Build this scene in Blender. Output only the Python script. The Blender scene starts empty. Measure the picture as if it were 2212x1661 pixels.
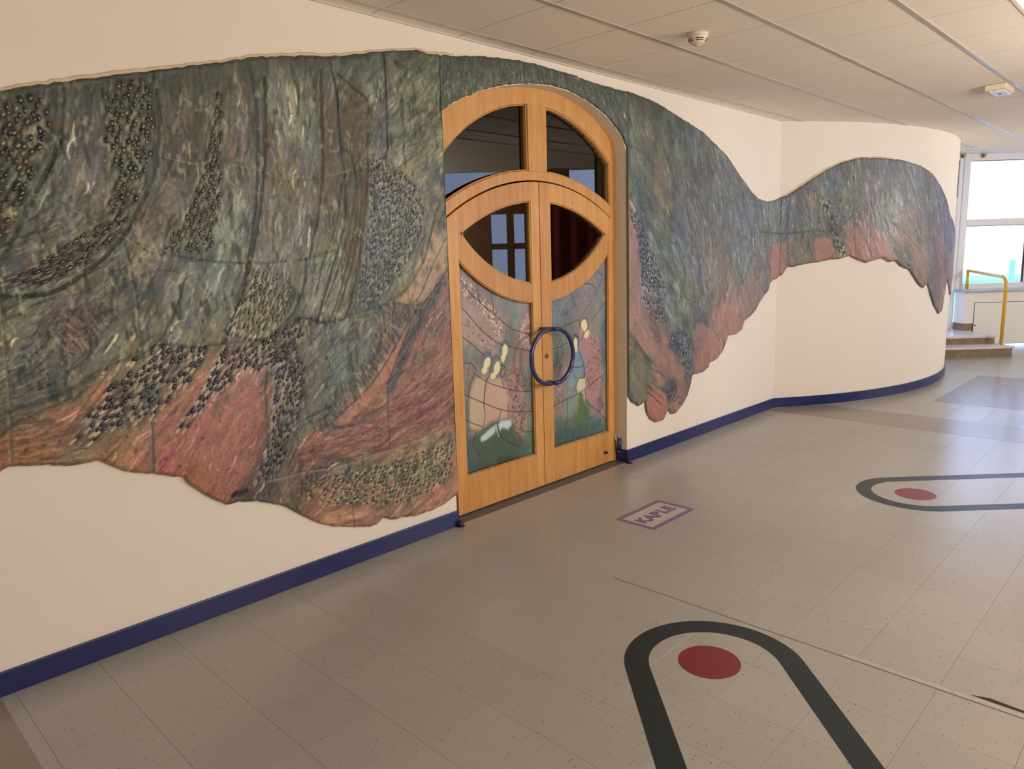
import bpy, bmesh, math, random
import numpy as np
from collections import deque
from mathutils import Matrix, Vector

rng = np.random.default_rng(7)
random.seed(7)
scn = bpy.context.scene
COL = scn.collection

# ------------------------------------------------------------------ camera
F_PX, YAW, PITCH, ROLL = 1576.28, 0.773117, -0.172803, -0.029312
CAM = np.array([0.0, -3.329, 1.657])
IW, IH = 2212, 1661
_F = np.array([math.cos(PITCH) * math.cos(YAW), math.cos(PITCH) * math.sin(YAW), math.sin(PITCH)])
_R0 = np.array([math.sin(YAW), -math.cos(YAW), 0.0])
_U0 = np.cross(_R0, _F)
_R = math.cos(ROLL) * _R0 + math.sin(ROLL) * _U0
_U = -math.sin(ROLL) * _R0 + math.cos(ROLL) * _U0
cam_d = bpy.data.cameras.new('camera')
cam_d.sensor_width = 36.0
cam_d.lens = F_PX / IW * 36.0
cam_d.clip_start = 0.05
cam = bpy.data.objects.new('camera', cam_d)
COL.objects.link(cam)
cam.matrix_world = Matrix(((_R[0], _U[0], -_F[0], CAM[0]), (_R[1], _U[1], -_F[1], CAM[1]),
                           (_R[2], _U[2], -_F[2], CAM[2]), (0, 0, 0, 1)))
scn.camera = cam

# ------------------------------------------------------------------ world, lights, exposure
world = bpy.data.worlds.new('overcast_sky')
scn.world = world
world.use_nodes = True
wn = world.node_tree
bg = wn.nodes['Background']
bg.inputs['Color'].default_value = (0.55, 0.68, 1.05, 1)
bg.inputs['Strength'].default_value = 3.9

WARM, COOL = (1.0, 0.82, 0.61), (1.0, 0.92, 0.85)
HALL_Z = 3.45
# unseen fill globes added in the hall: x, y, z, radiance (their own light, see the lamp builder)
FILL_GLOBES = [(5.9, -4.1, 2.15, 104, 0.7), (3.4, -5.0, 2.10, 108, 0.25), (0.6, -6.2, 2.15, 42, 0.0), (11.0, -4.3, 2.15, 112, 1.3), (2.6, -7.4, 2.15, 60, 0.0), (-2.6, -5.5, 2.15, 12, 0.0)]   # last: share of a cooler bulb

vs = scn.view_settings
vs.view_transform = 'Standard'
vs.look = 'None'
vs.exposure = 0.0
vs.gamma = 1.0
vs.use_curve_mapping = False
scn.cycles.use_denoising = True
scn.cycles.max_bounces = 10
scn.cycles.diffuse_bounces = 6
scn.cycles.transparent_max_bounces = 12

# ------------------------------------------------------------------ helpers
def tag(o, label=None, cat=None, group=None, kind=None):
    if label: o['label'] = label
    if cat: o['category'] = cat
    if group: o['group'] = group
    if kind: o['kind'] = kind
    return o

def link(name, me, parent=None, mat=None):
    o = bpy.data.objects.new(name, me)
    COL.objects.link(o)
    if mat is not None and me is not None and len(me.materials) == 0: me.materials.append(mat)
    if parent is not None: o.parent = parent
    return o

def empty(name, loc=(0, 0, 0), parent=None):
    o = bpy.data.objects.new(name, None)
    o.empty_display_size = 0.1
    COL.objects.link(o)
    o.location = loc
    if parent is not None: o.parent = parent
    return o

def mesh(name, verts, faces, mat=None, parent=None, smooth=False):
    me = bpy.data.meshes.new(name)
    me.from_pydata([tuple(map(float, v)) for v in verts], [], faces)
    me.update()
    bm = bmesh.new(); bm.from_mesh(me)
    bmesh.ops.recalc_face_normals(bm, faces=bm.faces)
    bm.to_mesh(me); bm.free()
    if smooth: me.shade_smooth()
    o = link(name, me, None, mat)
    if parent is not None:
        o.parent = parent
        o.location = -Vector(world_loc(parent))
    return o

def world_loc(o):
    v = Vector(o.location)
    while o.parent is not None:
        o = o.parent; v = v + Vector(o.location)
    return v

def box(name, a, b, mat, parent=None, bevel=0.0, rotz=None, pivot=None):
    bm = bmesh.new()
    x0, y0, z0 = a; x1, y1, z1 = b
    vs_ = [bm.verts.new(p) for p in ((x0, y0, z0), (x1, y0, z0), (x1, y1, z0), (x0, y1, z0), (x0, y0, z1), (x1, y0, z1), (x1, y1, z1), (x0, y1, z1))]
    for f in ((0, 3, 2, 1), (4, 5, 6, 7), (0, 1, 5, 4), (1, 2, 6, 5), (2, 3, 7, 6), (3, 0, 4, 7)):
        bm.faces.new([vs_[i] for i in f])
    if bevel > 0:
        bmesh.ops.bevel(bm, geom=bm.edges[:], offset=bevel, segments=2, affect='EDGES', profile=0.5)
    if rotz is not None:
        bmesh.ops.rotate(bm, verts=bm.verts, cent=pivot or (0, 0, 0), matrix=Matrix.Rotation(rotz, 3, 'Z'))
    bmesh.ops.recalc_face_normals(bm, faces=bm.faces)
    me = bpy.data.meshes.new(name); bm.to_mesh(me); bm.free()
    o = link(name, me, None, mat)
    if parent is not None:
        o.parent = parent; o.location = -world_loc(parent)
    return o

def prism_xz(name, poly, y0, y1, mat, parent=None, bevel=0.0):
    """polygon in (x,z) extruded from y0 (front) to y1"""
    n = len(poly)
    bm = bmesh.new()
    f = [bm.verts.new((p[0], y0, p[1])) for p in poly]
    k = [bm.verts.new((p[0], y1, p[1])) for p in poly]
    ff = bm.faces.new(f); bm.faces.new(list(reversed(k)))
    for i in range(n):
        j = (i + 1) % n
        bm.faces.new((f[j], f[i], k[i], k[j]))
    bmesh.ops.recalc_face_normals(bm, faces=bm.faces)
    if bevel > 0:
        es = [e for e in ff.edges]
        bmesh.ops.bevel(bm, geom=es, offset=bevel, segments=2, affect='EDGES', profile=0.5)
    bmesh.ops.triangulate(bm, faces=[q for q in bm.faces if len(q.verts) > 4])
    me = bpy.data.meshes.new(name); bm.to_mesh(me); bm.free()
    o = link(name, me, None, mat)
    if parent is not None:
        o.parent = parent; o.location = -world_loc(parent)
    return o

def prism_xy(name, poly, z0, z1, mat, parent=None):
    n = len(poly)
    v = [(p[0], p[1], z1) for p in poly] + [(p[0], p[1], z0) for p in poly]
    f = [list(range(n)), list(range(2 * n - 1, n - 1, -1))] + [[(i + 1) % n, i, n + i, n + (i + 1) % n] for i in range(n)]
    return mesh(name, v, f, mat, parent)

def tube(name, pts, r, mat, parent=None, seg=12, caps=True):
    pts = [Vector(p) for p in pts]
    v, f = [], []
    prev = None
    for i, p in enumerate(pts):
        d = (pts[min(i + 1, len(pts) - 1)] - pts[max(i - 1, 0)]).normalized()
        if prev is None:
            up = Vector((0, 0, 1)) if abs(d.z) < 0.9 else Vector((1, 0, 0))
            nrm = d.cross(up).normalized()
        else:
            nrm = (prev - d * prev.dot(d)).normalized()
        prev = nrm
        bn = d.cross(nrm)
        rr = r[i] if isinstance(r, (list, tuple)) else r
        for k in range(seg):
            a = 2 * math.pi * k / seg
            v.append(p + nrm * (rr * math.cos(a)) + bn * (rr * math.sin(a)))
    m = len(pts)
    for i in range(m - 1):
        for k in range(seg):
            k2 = (k + 1) % seg
            f.append((i * seg + k, i * seg + k2, (i + 1) * seg + k2, (i + 1) * seg + k))
    if caps:
        f.append(list(range(seg))); f.append([(m - 1) * seg + k for k in range(seg)])
    return mesh(name, v, f, mat, parent, smooth=True)

def lathe(name, prof, c, mat, parent=None, seg=32, flip=False):
    v, f = [], []
    for (r, z) in prof:
        for k in range(seg):
            a = 2 * math.pi * k / seg
            v.append((c[0] + r * math.cos(a), c[1] + r * math.sin(a), c[2] + z))
    m = len(prof)
    for i in range(m - 1):
        for k in range(seg):
            k2 = (k + 1) % seg
            f.append((i * seg + k, i * seg + k2, (i + 1) * seg + k2, (i + 1) * seg + k))
    f.append([(m - 1) * seg + k for k in range(seg)]); f.append(list(range(seg)))
    return mesh(name, v, f, mat, parent, smooth=True)

def s2l(c):
    c = np.asarray(c, float) / 255.0
    return np.where(c <= 0.04045, c / 12.92, ((c + 0.055) / 1.055) ** 2.4)

# ------------------------------------------------------------------ materials
def mat_basic(name, col, rough=0.5, metal=0.0, noise=0.0, nscale=20.0, bump=0.0, bscale=60.0, spec=0.5, coat=0.0):
    m = bpy.data.materials.new(name)
    m.use_nodes = True
    nt = m.node_tree
    b = nt.nodes['Principled BSDF']
    b.inputs['Roughness'].default_value = rough
    b.inputs['Metallic'].default_value = metal
    b.inputs['Specular IOR Level'].default_value = spec
    b.inputs['Coat Weight'].default_value = coat
    b.inputs['Coat Roughness'].default_value = 0.12
    geo = nt.nodes.new('ShaderNodeNewGeometry')
    if noise > 0:
        t = nt.nodes.new('ShaderNodeTexNoise'); t.inputs['Scale'].default_value = nscale; t.inputs['Detail'].default_value = 5
        nt.links.new(geo.outputs['Position'], t.inputs['Vector'])
        mx = nt.nodes.new('ShaderNodeMix'); mx.data_type = 'RGBA'
        c0 = [max(0, c * (1 - noise)) for c in col]; c1 = [min(1, c * (1 + noise)) for c in col]
        mx.inputs['A'].default_value = (*c0, 1); mx.inputs['B'].default_value = (*c1, 1)
        nt.links.new(t.outputs['Fac'], mx.inputs['Factor'])
        nt.links.new(mx.outputs['Result'], b.inputs['Base Color'])
    else:
        b.inputs['Base Color'].default_value = (*col, 1)
    if bump > 0:
        t2 = nt.nodes.new('ShaderNodeTexNoise'); t2.inputs['Scale'].default_value = bscale; t2.inputs['Detail'].default_value = 4
        nt.links.new(geo.outputs['Position'], t2.inputs['Vector'])
        bp = nt.nodes.new('ShaderNodeBump'); bp.inputs['Strength'].default_value = bump; bp.inputs['Distance'].default_value = 0.004
        nt.links.new(t2.outputs['Fac'], bp.inputs['Height'])
        nt.links.new(bp.outputs['Normal'], b.inputs['Normal'])
    return m

M_WALL = mat_basic('wall_paint', (0.80, 0.76, 0.70), 0.75, noise=0.02, nscale=3, bump=0.12, bscale=25, spec=0.25)
M_REVEAL = mat_basic('reveal_plaster', (0.70, 0.64, 0.54), 0.8, noise=0.04, nscale=9, bump=0.3, bscale=40, spec=0.2)
M_RIM = mat_basic('rim_plaster', (0.66, 0.55, 0.44), 0.8, noise=0.12, nscale=30, bump=0.4, bscale=60, spec=0.2)
M_BASE = mat_basic('blue_gloss_paint', (0.012, 0.020, 0.115), 0.33, noise=0.25, nscale=12, spec=0.5)
M_TILEC = mat_basic('ceiling_tile', (0.87, 0.81, 0.72), 0.9, noise=0.05, nscale=180, bump=0.25, bscale=260, spec=0.1)
M_BAR = mat_basic('ceiling_bar', (0.44, 0.40, 0.36), 0.25, spec=0.6)
M_DARK = mat_basic('void_dark', (0.02, 0.018, 0.016), 0.9)
M_BLACK = mat_basic('black_rubber', (0.012, 0.012, 0.012), 0.5)
M_WHITEP = mat_basic('white_plastic', (0.80, 0.80, 0.80), 0.35)
M_CREAMP = mat_basic('cream_plastic', (0.74, 0.66, 0.52), 0.45)
M_SLOT = mat_basic('slot_dark', (0.03, 0.02, 0.015), 0.7)
M_HANDLE = mat_basic('blue_coated_steel', (0.012, 0.020, 0.12), 0.22, coat=0.6)
M_CHROME = mat_basic('chrome', (0.8, 0.78, 0.72), 0.15, metal=1.0)
M_BRASS = mat_basic('aged_brass', (0.30, 0.20, 0.09), 0.4, metal=0.7)
M_YELLOW = mat_basic('yellow_gloss_paint', (0.62, 0.36, 0.012), 0.3, coat=0.3)
M_STONE = mat_basic('brown_stone', (0.20, 0.14, 0.085), 0.35, noise=0.55, nscale=9, spec=0.5)
M_TREAD = mat_basic('pale_stone_tread', (0.62, 0.60, 0.60), 0.25, noise=0.08, nscale=14)
M_GREYTOP = mat_basic('grey_slab', (0.42, 0.43, 0.46), 0.35)
M_RING = mat_basic('slate_vinyl', (0.009, 0.018, 0.022), 0.36, noise=0.15, nscale=40)
M_RED = mat_basic('red_vinyl', (0.19, 0.017, 0.024), 0.32, noise=0.06, nscale=40)
M_PURPLE = mat_basic('violet_print', (0.19, 0.13, 0.26), 0.35)
M_PURPLED = mat_basic('dark_violet_print', (0.10, 0.06, 0.17), 0.35)
M_PAPER = mat_basic('laminated_paper', (0.47, 0.44, 0.42), 0.3)
M_TEAL = mat_basic('teal_roof', (0.25, 0.55, 0.62), 0.7)
M_GROUND = mat_basic('far_ground', (0.5, 0.48, 0.46), 0.9, noise=0.2, nscale=0.6)
M_DRAPE = mat_basic('dark_red_fabric', (0.20, 0.02, 0.012), 0.8)
M_WOODF = mat_basic('brown_window_wood', (0.28, 0.16, 0.07), 0.5)
M_HALLW = mat_basic('hall_wall_paint', (0.74, 0.66, 0.55), 0.8)
M_HALLC = mat_basic('hall_ceiling_paint', (0.55, 0.53, 0.50), 0.85)
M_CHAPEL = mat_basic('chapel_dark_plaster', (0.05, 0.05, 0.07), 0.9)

def mat_emit(name, col, s):
    m = bpy.data.materials.new(name); m.use_nodes = True
    b = m.node_tree.nodes['Principled BSDF']
    b.inputs['Base Color'].default_value = (0.9, 0.9, 0.9, 1)
    b.inputs['Emission Color'].default_value = (*col, 1); b.inputs['Emission Strength'].default_value = s
    return m

def mat_glass(name, tint, refl=1.0, ior=1.5):
    m = bpy.data.materials.new(name); m.use_nodes = True
    nt = m.node_tree
    nt.nodes.remove(nt.nodes['Principled BSDF'])
    out = nt.nodes['Material Output']
    tr = nt.nodes.new('ShaderNodeBsdfTransparent'); tr.inputs['Color'].default_value = (*tint, 1)
    gl = nt.nodes.new('ShaderNodeBsdfGlossy'); gl.inputs['Roughness'].default_value = 0.012
    gl.inputs['Color'].default_value = (refl, refl, refl, 1)
    fr = nt.nodes.new('ShaderNodeFresnel'); fr.inputs['IOR'].default_value = ior
    mx = nt.nodes.new('ShaderNodeMixShader')
    nt.links.new(fr.outputs[0], mx.inputs[0]); nt.links.new(tr.outputs[0], mx.inputs[1]); nt.links.new(gl.outputs[0], mx.inputs[2])
    nt.links.new(mx.outputs[0], out.inputs['Surface'])
    return m
M_GLASS = mat_glass('dark_door_glass', (0.75, 0.78, 0.82), 1.0, 1.62)
M_CLEAR = mat_glass('window_glass', (0.95, 0.97, 0.98), 1.0, 1.35)

def mat_wood():
    m = bpy.data.materials.new('amber_beech_wood'); m.use_nodes = True
    nt = m.node_tree; b = nt.nodes['Principled BSDF']
    geo = nt.nodes.new('ShaderNodeNewGeometry')
    mp = nt.nodes.new('ShaderNodeMapping'); mp.inputs['Scale'].default_value = (9, 9, 0.8)
    nt.links.new(geo.outputs['Position'], mp.inputs['Vector'])
    n1 = nt.nodes.new('ShaderNodeTexNoise'); n1.inputs['Scale'].default_value = 3.0; n1.inputs['Detail'].default_value = 8; n1.inputs['Roughness'].default_value = 0.6
    nt.links.new(mp.outputs[0], n1.inputs['Vector'])
    n2 = nt.nodes.new('ShaderNodeTexNoise'); n2.inputs['Scale'].default_value = 2.2
    nt.links.new(geo.outputs['Position'], n2.inputs['Vector'])
    oi = nt.nodes.new('ShaderNodeObjectInfo')
    ad = nt.nodes.new('ShaderNodeMath'); ad.operation = 'MULTIPLY_ADD'; ad.inputs[1].default_value = 0.35
    nt.links.new(n2.outputs['Fac'], ad.inputs[0]); nt.links.new(n1.outputs['Fac'], ad.inputs[2])
    ad2 = nt.nodes.new('ShaderNodeMath'); ad2.operation = 'MULTIPLY_ADD'; ad2.inputs[1].default_value = 0.22
    nt.links.new(oi.outputs['Random'], ad2.inputs[0]); nt.links.new(ad.outputs[0], ad2.inputs[2])
    cr = nt.nodes.new('ShaderNodeValToRGB')
    e = cr.color_ramp.elements
    e[0].position, e[0].color = 0.35, (0.42, 0.175, 0.036, 1)
    e[1].position, e[1].color = 1.05, (0.66, 0.36, 0.115, 1)
    nt.links.new(ad2.outputs[0], cr.inputs[0]); nt.links.new(cr.outputs[0], b.inputs['Base Color'])
    b.inputs['Roughness'].default_value = 0.5
    b.inputs['Coat Weight'].default_value = 0.08; b.inputs['Coat Roughness'].default_value = 0.2
    return m
M_WOOD = mat_wood()

def mat_floor(name, base, speck, spk=0.62):
    m = bpy.data.materials.new(name); m.use_nodes = True
    nt = m.node_tree; b = nt.nodes['Principled BSDF']
    geo = nt.nodes.new('ShaderNodeNewGeometry')
    n1 = nt.nodes.new('ShaderNodeTexNoise'); n1.inputs['Scale'].default_value = 1.6; n1.inputs['Detail'].default_value = 4
    nt.links.new(geo.outputs['Position'], n1.inputs['Vector'])
    oi = nt.nodes.new('ShaderNodeObjectInfo')
    mx = nt.nodes.new('ShaderNodeMix'); mx.data_type = 'RGBA'
    mx.inputs['A'].default_value = (*[c * 0.92 for c in base], 1); mx.inputs['B'].default_value = (*[c * 1.06 for c in base], 1)
    av = nt.nodes.new('ShaderNodeMath'); av.operation = 'MULTIPLY_ADD'; av.inputs[1].default_value = 0.35
    nt.links.new(oi.outputs['Random'], av.inputs[0]); nt.links.new(n1.outputs['Fac'], av.inputs[2])
    nt.links.new(av.outputs[0], mx.inputs['Factor'])
    # chips: elongated dark flecks of differing density
    mp = nt.nodes.new('ShaderNodeMapping'); mp.inputs['Scale'].default_value = (62, 96, 1); mp.inputs['Rotation'].default_value = (0, 0, 0.5)
    nt.links.new(geo.outputs['Position'], mp.inputs['Vector'])
    vo = nt.nodes.new('ShaderNodeTexVoronoi'); vo.inputs['Scale'].default_value = 1.0
    nt.links.new(mp.outputs[0], vo.inputs['Vector'])
    lt = nt.nodes.new('ShaderNodeMath'); lt.operation = 'LESS_THAN'; lt.inputs[1].default_value = 0.19
    nt.links.new(vo.outputs['Distance'], lt.inputs[0])
    sp = nt.nodes.new('ShaderNodeSeparateColor'); nt.links.new(vo.outputs['Color'], sp.inputs[0])
    gt = nt.nodes.new('ShaderNodeMath'); gt.operation = 'GREATER_THAN'; gt.inputs[1].default_value = spk
    nt.links.new(sp.outputs[0], gt.inputs[0])
    ml = nt.nodes.new('ShaderNodeMath'); ml.operation = 'MULTIPLY'
    nt.links.new(lt.outputs[0], ml.inputs[0]); nt.links.new(gt.outputs[0], ml.inputs[1])
    ml2 = nt.nodes.new('ShaderNodeMath'); ml2.operation = 'MULTIPLY'
    nt.links.new(ml.outputs[0], ml2.inputs[0]); nt.links.new(sp.outputs[1], ml2.inputs[1])
    mx2 = nt.nodes.new('ShaderNodeMix'); mx2.data_type = 'RGBA'
    mx2.inputs['B'].default_value = (*speck, 1)
    nt.links.new(ml2.outputs[0], mx2.inputs['Factor']); nt.links.new(mx.outputs['Result'], mx2.inputs['A'])
    nt.links.new(mx2.outputs['Result'], b.inputs['Base Color'])
    b.inputs['Roughness'].default_value = 0.24
    b.inputs['Specular IOR Level'].default_value = 0.5
    return m
M_FLOOR = mat_floor('speckled_vinyl_tile', (0.355, 0.340, 0.312), (0.06, 0.055, 0.045))
M_FBAND = mat_floor('brown_vinyl_tile', (0.25, 0.215, 0.18), (0.05, 0.045, 0.04), 0.8)
M_FPURP = mat_floor('grey_violet_vinyl_tile', (0.17, 0.145, 0.145), (0.05, 0.045, 0.04), 0.8)

def mat_vcol(name, rough, coat, nz=0.25, nscale=55, bump=0.35, trans=0.0):
    m = bpy.data.materials.new(name); m.use_nodes = True
    nt = m.node_tree; b = nt.nodes['Principled BSDF']
    at = nt.nodes.new('ShaderNodeAttribute'); at.attribute_name = 'pigment'
    geo = nt.nodes.new('ShaderNodeNewGeometry')
    t = nt.nodes.new('ShaderNodeTexNoise'); t.inputs['Scale'].default_value = nscale; t.inputs['Detail'].default_value = 7; t.inputs['Roughness'].default_value = 0.65
    nt.links.new(geo.outputs['Position'], t.inputs['Vector'])
    mr = nt.nodes.new('ShaderNodeMapRange'); mr.inputs['From Min'].default_value = 0.25; mr.inputs['From Max'].default_value = 0.75
    mr.inputs['To Min'].default_value = 1 - nz; mr.inputs['To Max'].default_value = 1 + nz
    nt.links.new(t.outputs['Fac'], mr.inputs[0])
    vm = nt.nodes.new('ShaderNodeVectorMath'); vm.operation = 'SCALE'
    nt.links.new(at.outputs['Color'], vm.inputs[0]); nt.links.new(mr.outputs[0], vm.inputs['Scale'])
    nt.links.new(vm.outputs[0], b.inputs['Base Color'])
    b.inputs['Roughness'].default_value = rough
    b.inputs['Coat Weight'].default_value = coat; b.inputs['Coat Roughness'].default_value = 0.25
    bp = nt.nodes.new('ShaderNodeBump'); bp.inputs['Strength'].default_value = bump; bp.inputs['Distance'].default_value = 0.006
    nt.links.new(t.outputs['Fac'], bp.inputs['Height']); nt.links.new(bp.outputs['Normal'], b.inputs['Normal'])
    return m
M_MURAL = mat_vcol('glazed_ceramic', 0.44, 0.12, 0.30, 75, 0.6)
M_STUD = mat_vcol('dark_glaze', 0.22, 0.5, 0.2, 120, 0.05)
M_ARTGL = mat_vcol('painted_fused_glass', 0.35, 0.35, 0.10, 90, 0.25)

# ------------------------------------------------------------------ projection of photo points on the wall / door / arc planes
ARC_C, ARC_R = np.array([9.85, 2.955]), 3.85
ARC_A0 = math.atan2(-2.955, -math.sqrt(3.85 ** 2 - 2.955 ** 2))      # corner where the curved wall leaves the straight one
ARC_X0 = 9.85 - math.sqrt(3.85 ** 2 - 2.955 ** 2)

def ray(px, py):
    px = np.asarray(px, float); py = np.asarray(py, float)
    d = _F + np.multiply.outer((px - IW / 2) / F_PX, _R) - np.multiply.outer((py - IH / 2) / F_PX, _U)
    return d

def P_y(px, py, y=0.0):
    d = ray(px, py); t = (y - CAM[1]) / d[..., 1]
    return np.stack([CAM[0] + d[..., 0] * t, CAM[2] + d[..., 2] * t], -1)

def P_wall(px, py):
    """photo point -> (u, z) on the mural surface: straight wall, then arc length round the bulge"""
    q = P_y(px, py, -0.015)
    d = ray(px, py)
    ox, oy = CAM[0] - ARC_C[0], CAM[1] - ARC_C[1]
    a = d[..., 0] ** 2 + d[..., 1] ** 2
    b = 2 * (d[..., 0] * ox + d[..., 1] * oy)
    c = ox * ox + oy * oy - (ARC_R + 0.015) ** 2
    disc = np.maximum(b * b - 4 * a * c, 0.0)
    t = (-b - np.sqrt(disc)) / (2 * a)
    X = CAM[0] + d[..., 0] * t; Y = CAM[1] + d[..., 1] * t; Z = CAM[2] + d[..., 2] * t
    ang = np.arctan2(Y - ARC_C[1], X - ARC_C[0])
    u2 = ARC_X0 + (ang - ARC_A0) * ARC_R
    use = (q[..., 0] > ARC_X0) | ((b * b - 4 * a * c > 0) & (u2 > ARC_X0) & (q[..., 0] > ARC_X0 - 0.02))
    return np.where(use[..., None], np.stack([u2, Z], -1), q)

def wall_pos(u, off):
    """(u, offset from the wall) -> x, y"""
    u = np.asarray(u, float)
    ang = ARC_A0 + (u - ARC_X0) / ARC_R
    xa = ARC_C[0] + (ARC_R + off) * np.cos(ang); ya = ARC_C[1] + (ARC_R + off) * np.sin(ang)
    st = u <= ARC_X0
    return np.where(st, u, xa), np.where(st, -off, ya)
# ================================================================== STRUCTURE
CEIL = 2.915
ARCHP = [(948, 243), (970, 228), (1000, 212), (1040, 196), (1090, 185), (1140, 181), (1190, 186), (1230, 198), (1270, 220), (1310, 252), (1340, 290), (1352, 318), (1354, 332)]
_ap = P_y(*np.array(ARCHP, float).T)
OX0, OX1 = 2.882, 4.716
arch_x = np.concatenate([[OX0], _ap[1:-1, 0], [OX1]]); arch_z = np.concatenate([[2.484], _ap[1:-1, 1], [2.40]])
def arch(x): return np.interp(x, arch_x, arch_z)
def smooth_curve(xs, fx):
    return fx(xs)

# --- straight wall with the arched opening
def build_wall_left():
    X0, X1, T = -4.0, ARC_X0, 0.30
    TOP = 2.95
    v, f = [], []
    def quad(a, b, c, d):
        i = len(v); v.extend((a, b, c, d)); f.append((i, i + 1, i + 2, i + 3))
    for y in (0.0, T):
        quad((X0, y, 0), (OX0, y, 0), (OX0, y, TOP), (X0, y, TOP))
        quad((OX1, y, 0), (X1, y, 0), (X1, y, TOP), (OX1, y, TOP))
        xs = np.linspace(OX0, OX1, 49)
        for a, b in zip(xs[:-1], xs[1:]):
            quad((a, y, arch(a)), (b, y, arch(b)), (b, y, TOP), (a, y, TOP))
    o = mesh('wall_left', v, f, M_WALL)
    tag(o, 'cream painted wall carrying the mural and the arched doorway', 'wall', kind='structure')
    v2, f2 = [], []
    xs = np.linspace(OX0, OX1, 49)
    prof = [(OX0, 0.0)] + [(x, arch(x)) for x in xs] + [(OX1, 0.0)]
    for (x, z) in prof: v2 += [(x, 0.0, z), (x, T, z)]
    for i in range(len(prof) - 1): f2.append((2 * i, 2 * i + 1, 2 * i + 3, 2 * i + 2))
    mesh('reveal', v2, f2, M_REVEAL, o)
    return o
wall_left = build_wall_left()

# --- bulging wall (arc)
def build_arc():
    A1 = ARC_A0 + 1.45
    n = 90
    v, f = [], []
    for i in range(n + 1):
        a = ARC_A0 + (A1 - ARC_A0) * i / n
        x, y = ARC_C[0] + ARC_R * math.cos(a), ARC_C[1] + ARC_R * math.sin(a)
        v += [(x, y, 0), (x, y, 2.914)]
    for i in range(n): f.append((2 * i, 2 * i + 2, 2 * i + 3, 2 * i + 1))
    o = mesh('wall_back', v, f, M_WALL, smooth=True)
    tag(o, 'cream wall bulging out in a smooth curve beyond the doorway', 'wall', kind='structure')
    v, f = [], []
    H, t = 0.10, 0.013
    prof = [(0, 0), (t, 0), (t, H - 0.006), (t - 0.005, H), (0, H)]
    for i in range(n + 1):
        a = ARC_A0 + (A1 - ARC_A0) * i / n
        for (q, z) in prof:
            r = ARC_R + q
            v.append((ARC_C[0] + r * math.cos(a), ARC_C[1] + r * math.sin(a), z))
    m = len(prof)
    for i in range(n):
        for k in range(m - 1): f.append((i * m + k, (i + 1) * m + k, (i + 1) * m + k + 1, i * m + k + 1))
    o2 = mesh('baseboard_back', v, f, M_BASE)
    tag(o2, 'glossy dark blue baseboard following the curved wall', 'baseboard', kind='structure')
build_arc()

bb = box('baseboard_left', (-4.0, -0.014, 0.0), (OX0 + 0.004, 0.0, 0.10), M_BASE, bevel=0.003)
tag(bb, 'glossy dark blue baseboard along the wall before the doorway', 'baseboard', kind='structure')
def bb2():
    poly = [(OX1, 0.10), (OX1, -0.014), (ARC_X0 + 0.004, -0.014), (ARC_X0, 0.0), (OX1 + 0.006, 0.0), (OX1 + 0.006, 0.10)]
    poly = [(OX1 - 0.012, 0.098), (OX1 - 0.012, -0.014), (ARC_X0 - 0.004, -0.014), (ARC_X0, 0.0), (OX1, 0.0), (OX1, 0.098)]
    o = prism_xy('baseboard_right', poly, 0.0, 0.10, M_BASE)
    tag(o, 'glossy dark blue baseboard between the doorway and the wall corner', 'baseboard', kind='structure')
bb2()

# --- floor: substrate, tiles, inlays
floor = box('floor', (-6.5, -10.2, -0.12), (17.0, 4.6, -0.004), M_DARK)
tag(floor, 'pale speckled vinyl tile floor of the hall', 'floor', kind='structure')
def in_arc(x, y): return (x - ARC_C[0]) ** 2 + (y - ARC_C[1]) ** 2 < (ARC_R - 0.02) ** 2
def project(P):
    d = np.asarray(P, float) - CAM
    z = d @ _F
    return np.stack([IW / 2 + F_PX * (d @ _R) / z, IH / 2 - F_PX * (d @ _U) / z, z], -1)
cells = []
GX, GY, TS = 2.9, 0.0, 0.30
for i in range(-32, 48):
    for j in range(-34, 16):
        x, y = GX + TS * i, GY + TS * j
        c = (x + TS / 2, y + TS / 2)
        if x < -6.4 or c[0] > 16.8 or y < -10.1 or c[1] > 4.4: continue
        if c[0] < ARC_X0 and c[1] > 0: continue
        if all(in_arc(x + a, y + b) for a in (0, TS) for b in (0, TS)): continue
        if c[0] < 9.85 and c[1] > 1.2: continue
        q = project([(c[0], c[1], 0)])[0]
        vis = q[2] > 0.2 and -60 < q[0] < IW + 60 and -20 < q[1] < IH + 60
        if vis and c[0] > ARC_X0 + 0.2 and math.atan2(c[1] - CAM[1], c[0]) > 0.26: vis = False
        cells.append((0 if vis else 1, q[2] if vis else 99.0, x, y))
cells.sort()
near = [c for c in cells if c[0] == 0][:300]
rest = [c for c in cells if c not in set(near)]
def tile_mesh(w):
    g = 0.0005; e = 0.0002
    v = [(g, g, -0.0038), (w - g, g, -0.0038), (w - g, w - g, -0.0038), (g, w - g, -0.0038),
         (g, g, -e), (w - g, g, -e), (w - g, w - g, -e), (g, w - g, -e),
         (g + e, g + e, 0), (w - g - e, g + e, 0), (w - g - e, w - g - e, 0), (g + e, w - g - e, 0)]
    f = [(8, 9, 10, 11)]
    for k in range(4):
        k2 = (k + 1) % 4
        f.append((k, k2, 4 + k2, 4 + k)); f.append((4 + k, 4 + k2, 8 + k2, 8 + k))
    me = bpy.data.meshes.new('tile'); me.from_pydata(v, [], f); me.update(); me.materials.append(M_FLOOR)
    return me
tm = tile_mesh(TS)
for c in near:
    o = link('tile', tm, floor); o.location = (c[2], c[3], 0)
v, f = [], []
tv = [tuple(q.co) for q in tm.vertices]; tf = [tuple(p.vertices) for p in tm.polygons]
for c in rest:
    b0 = len(v)
    v += [(q[0] + c[2], q[1] + c[3], q[2]) for q in tv]; f += [tuple(b0 + i for i in p) for p in tf]
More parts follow.
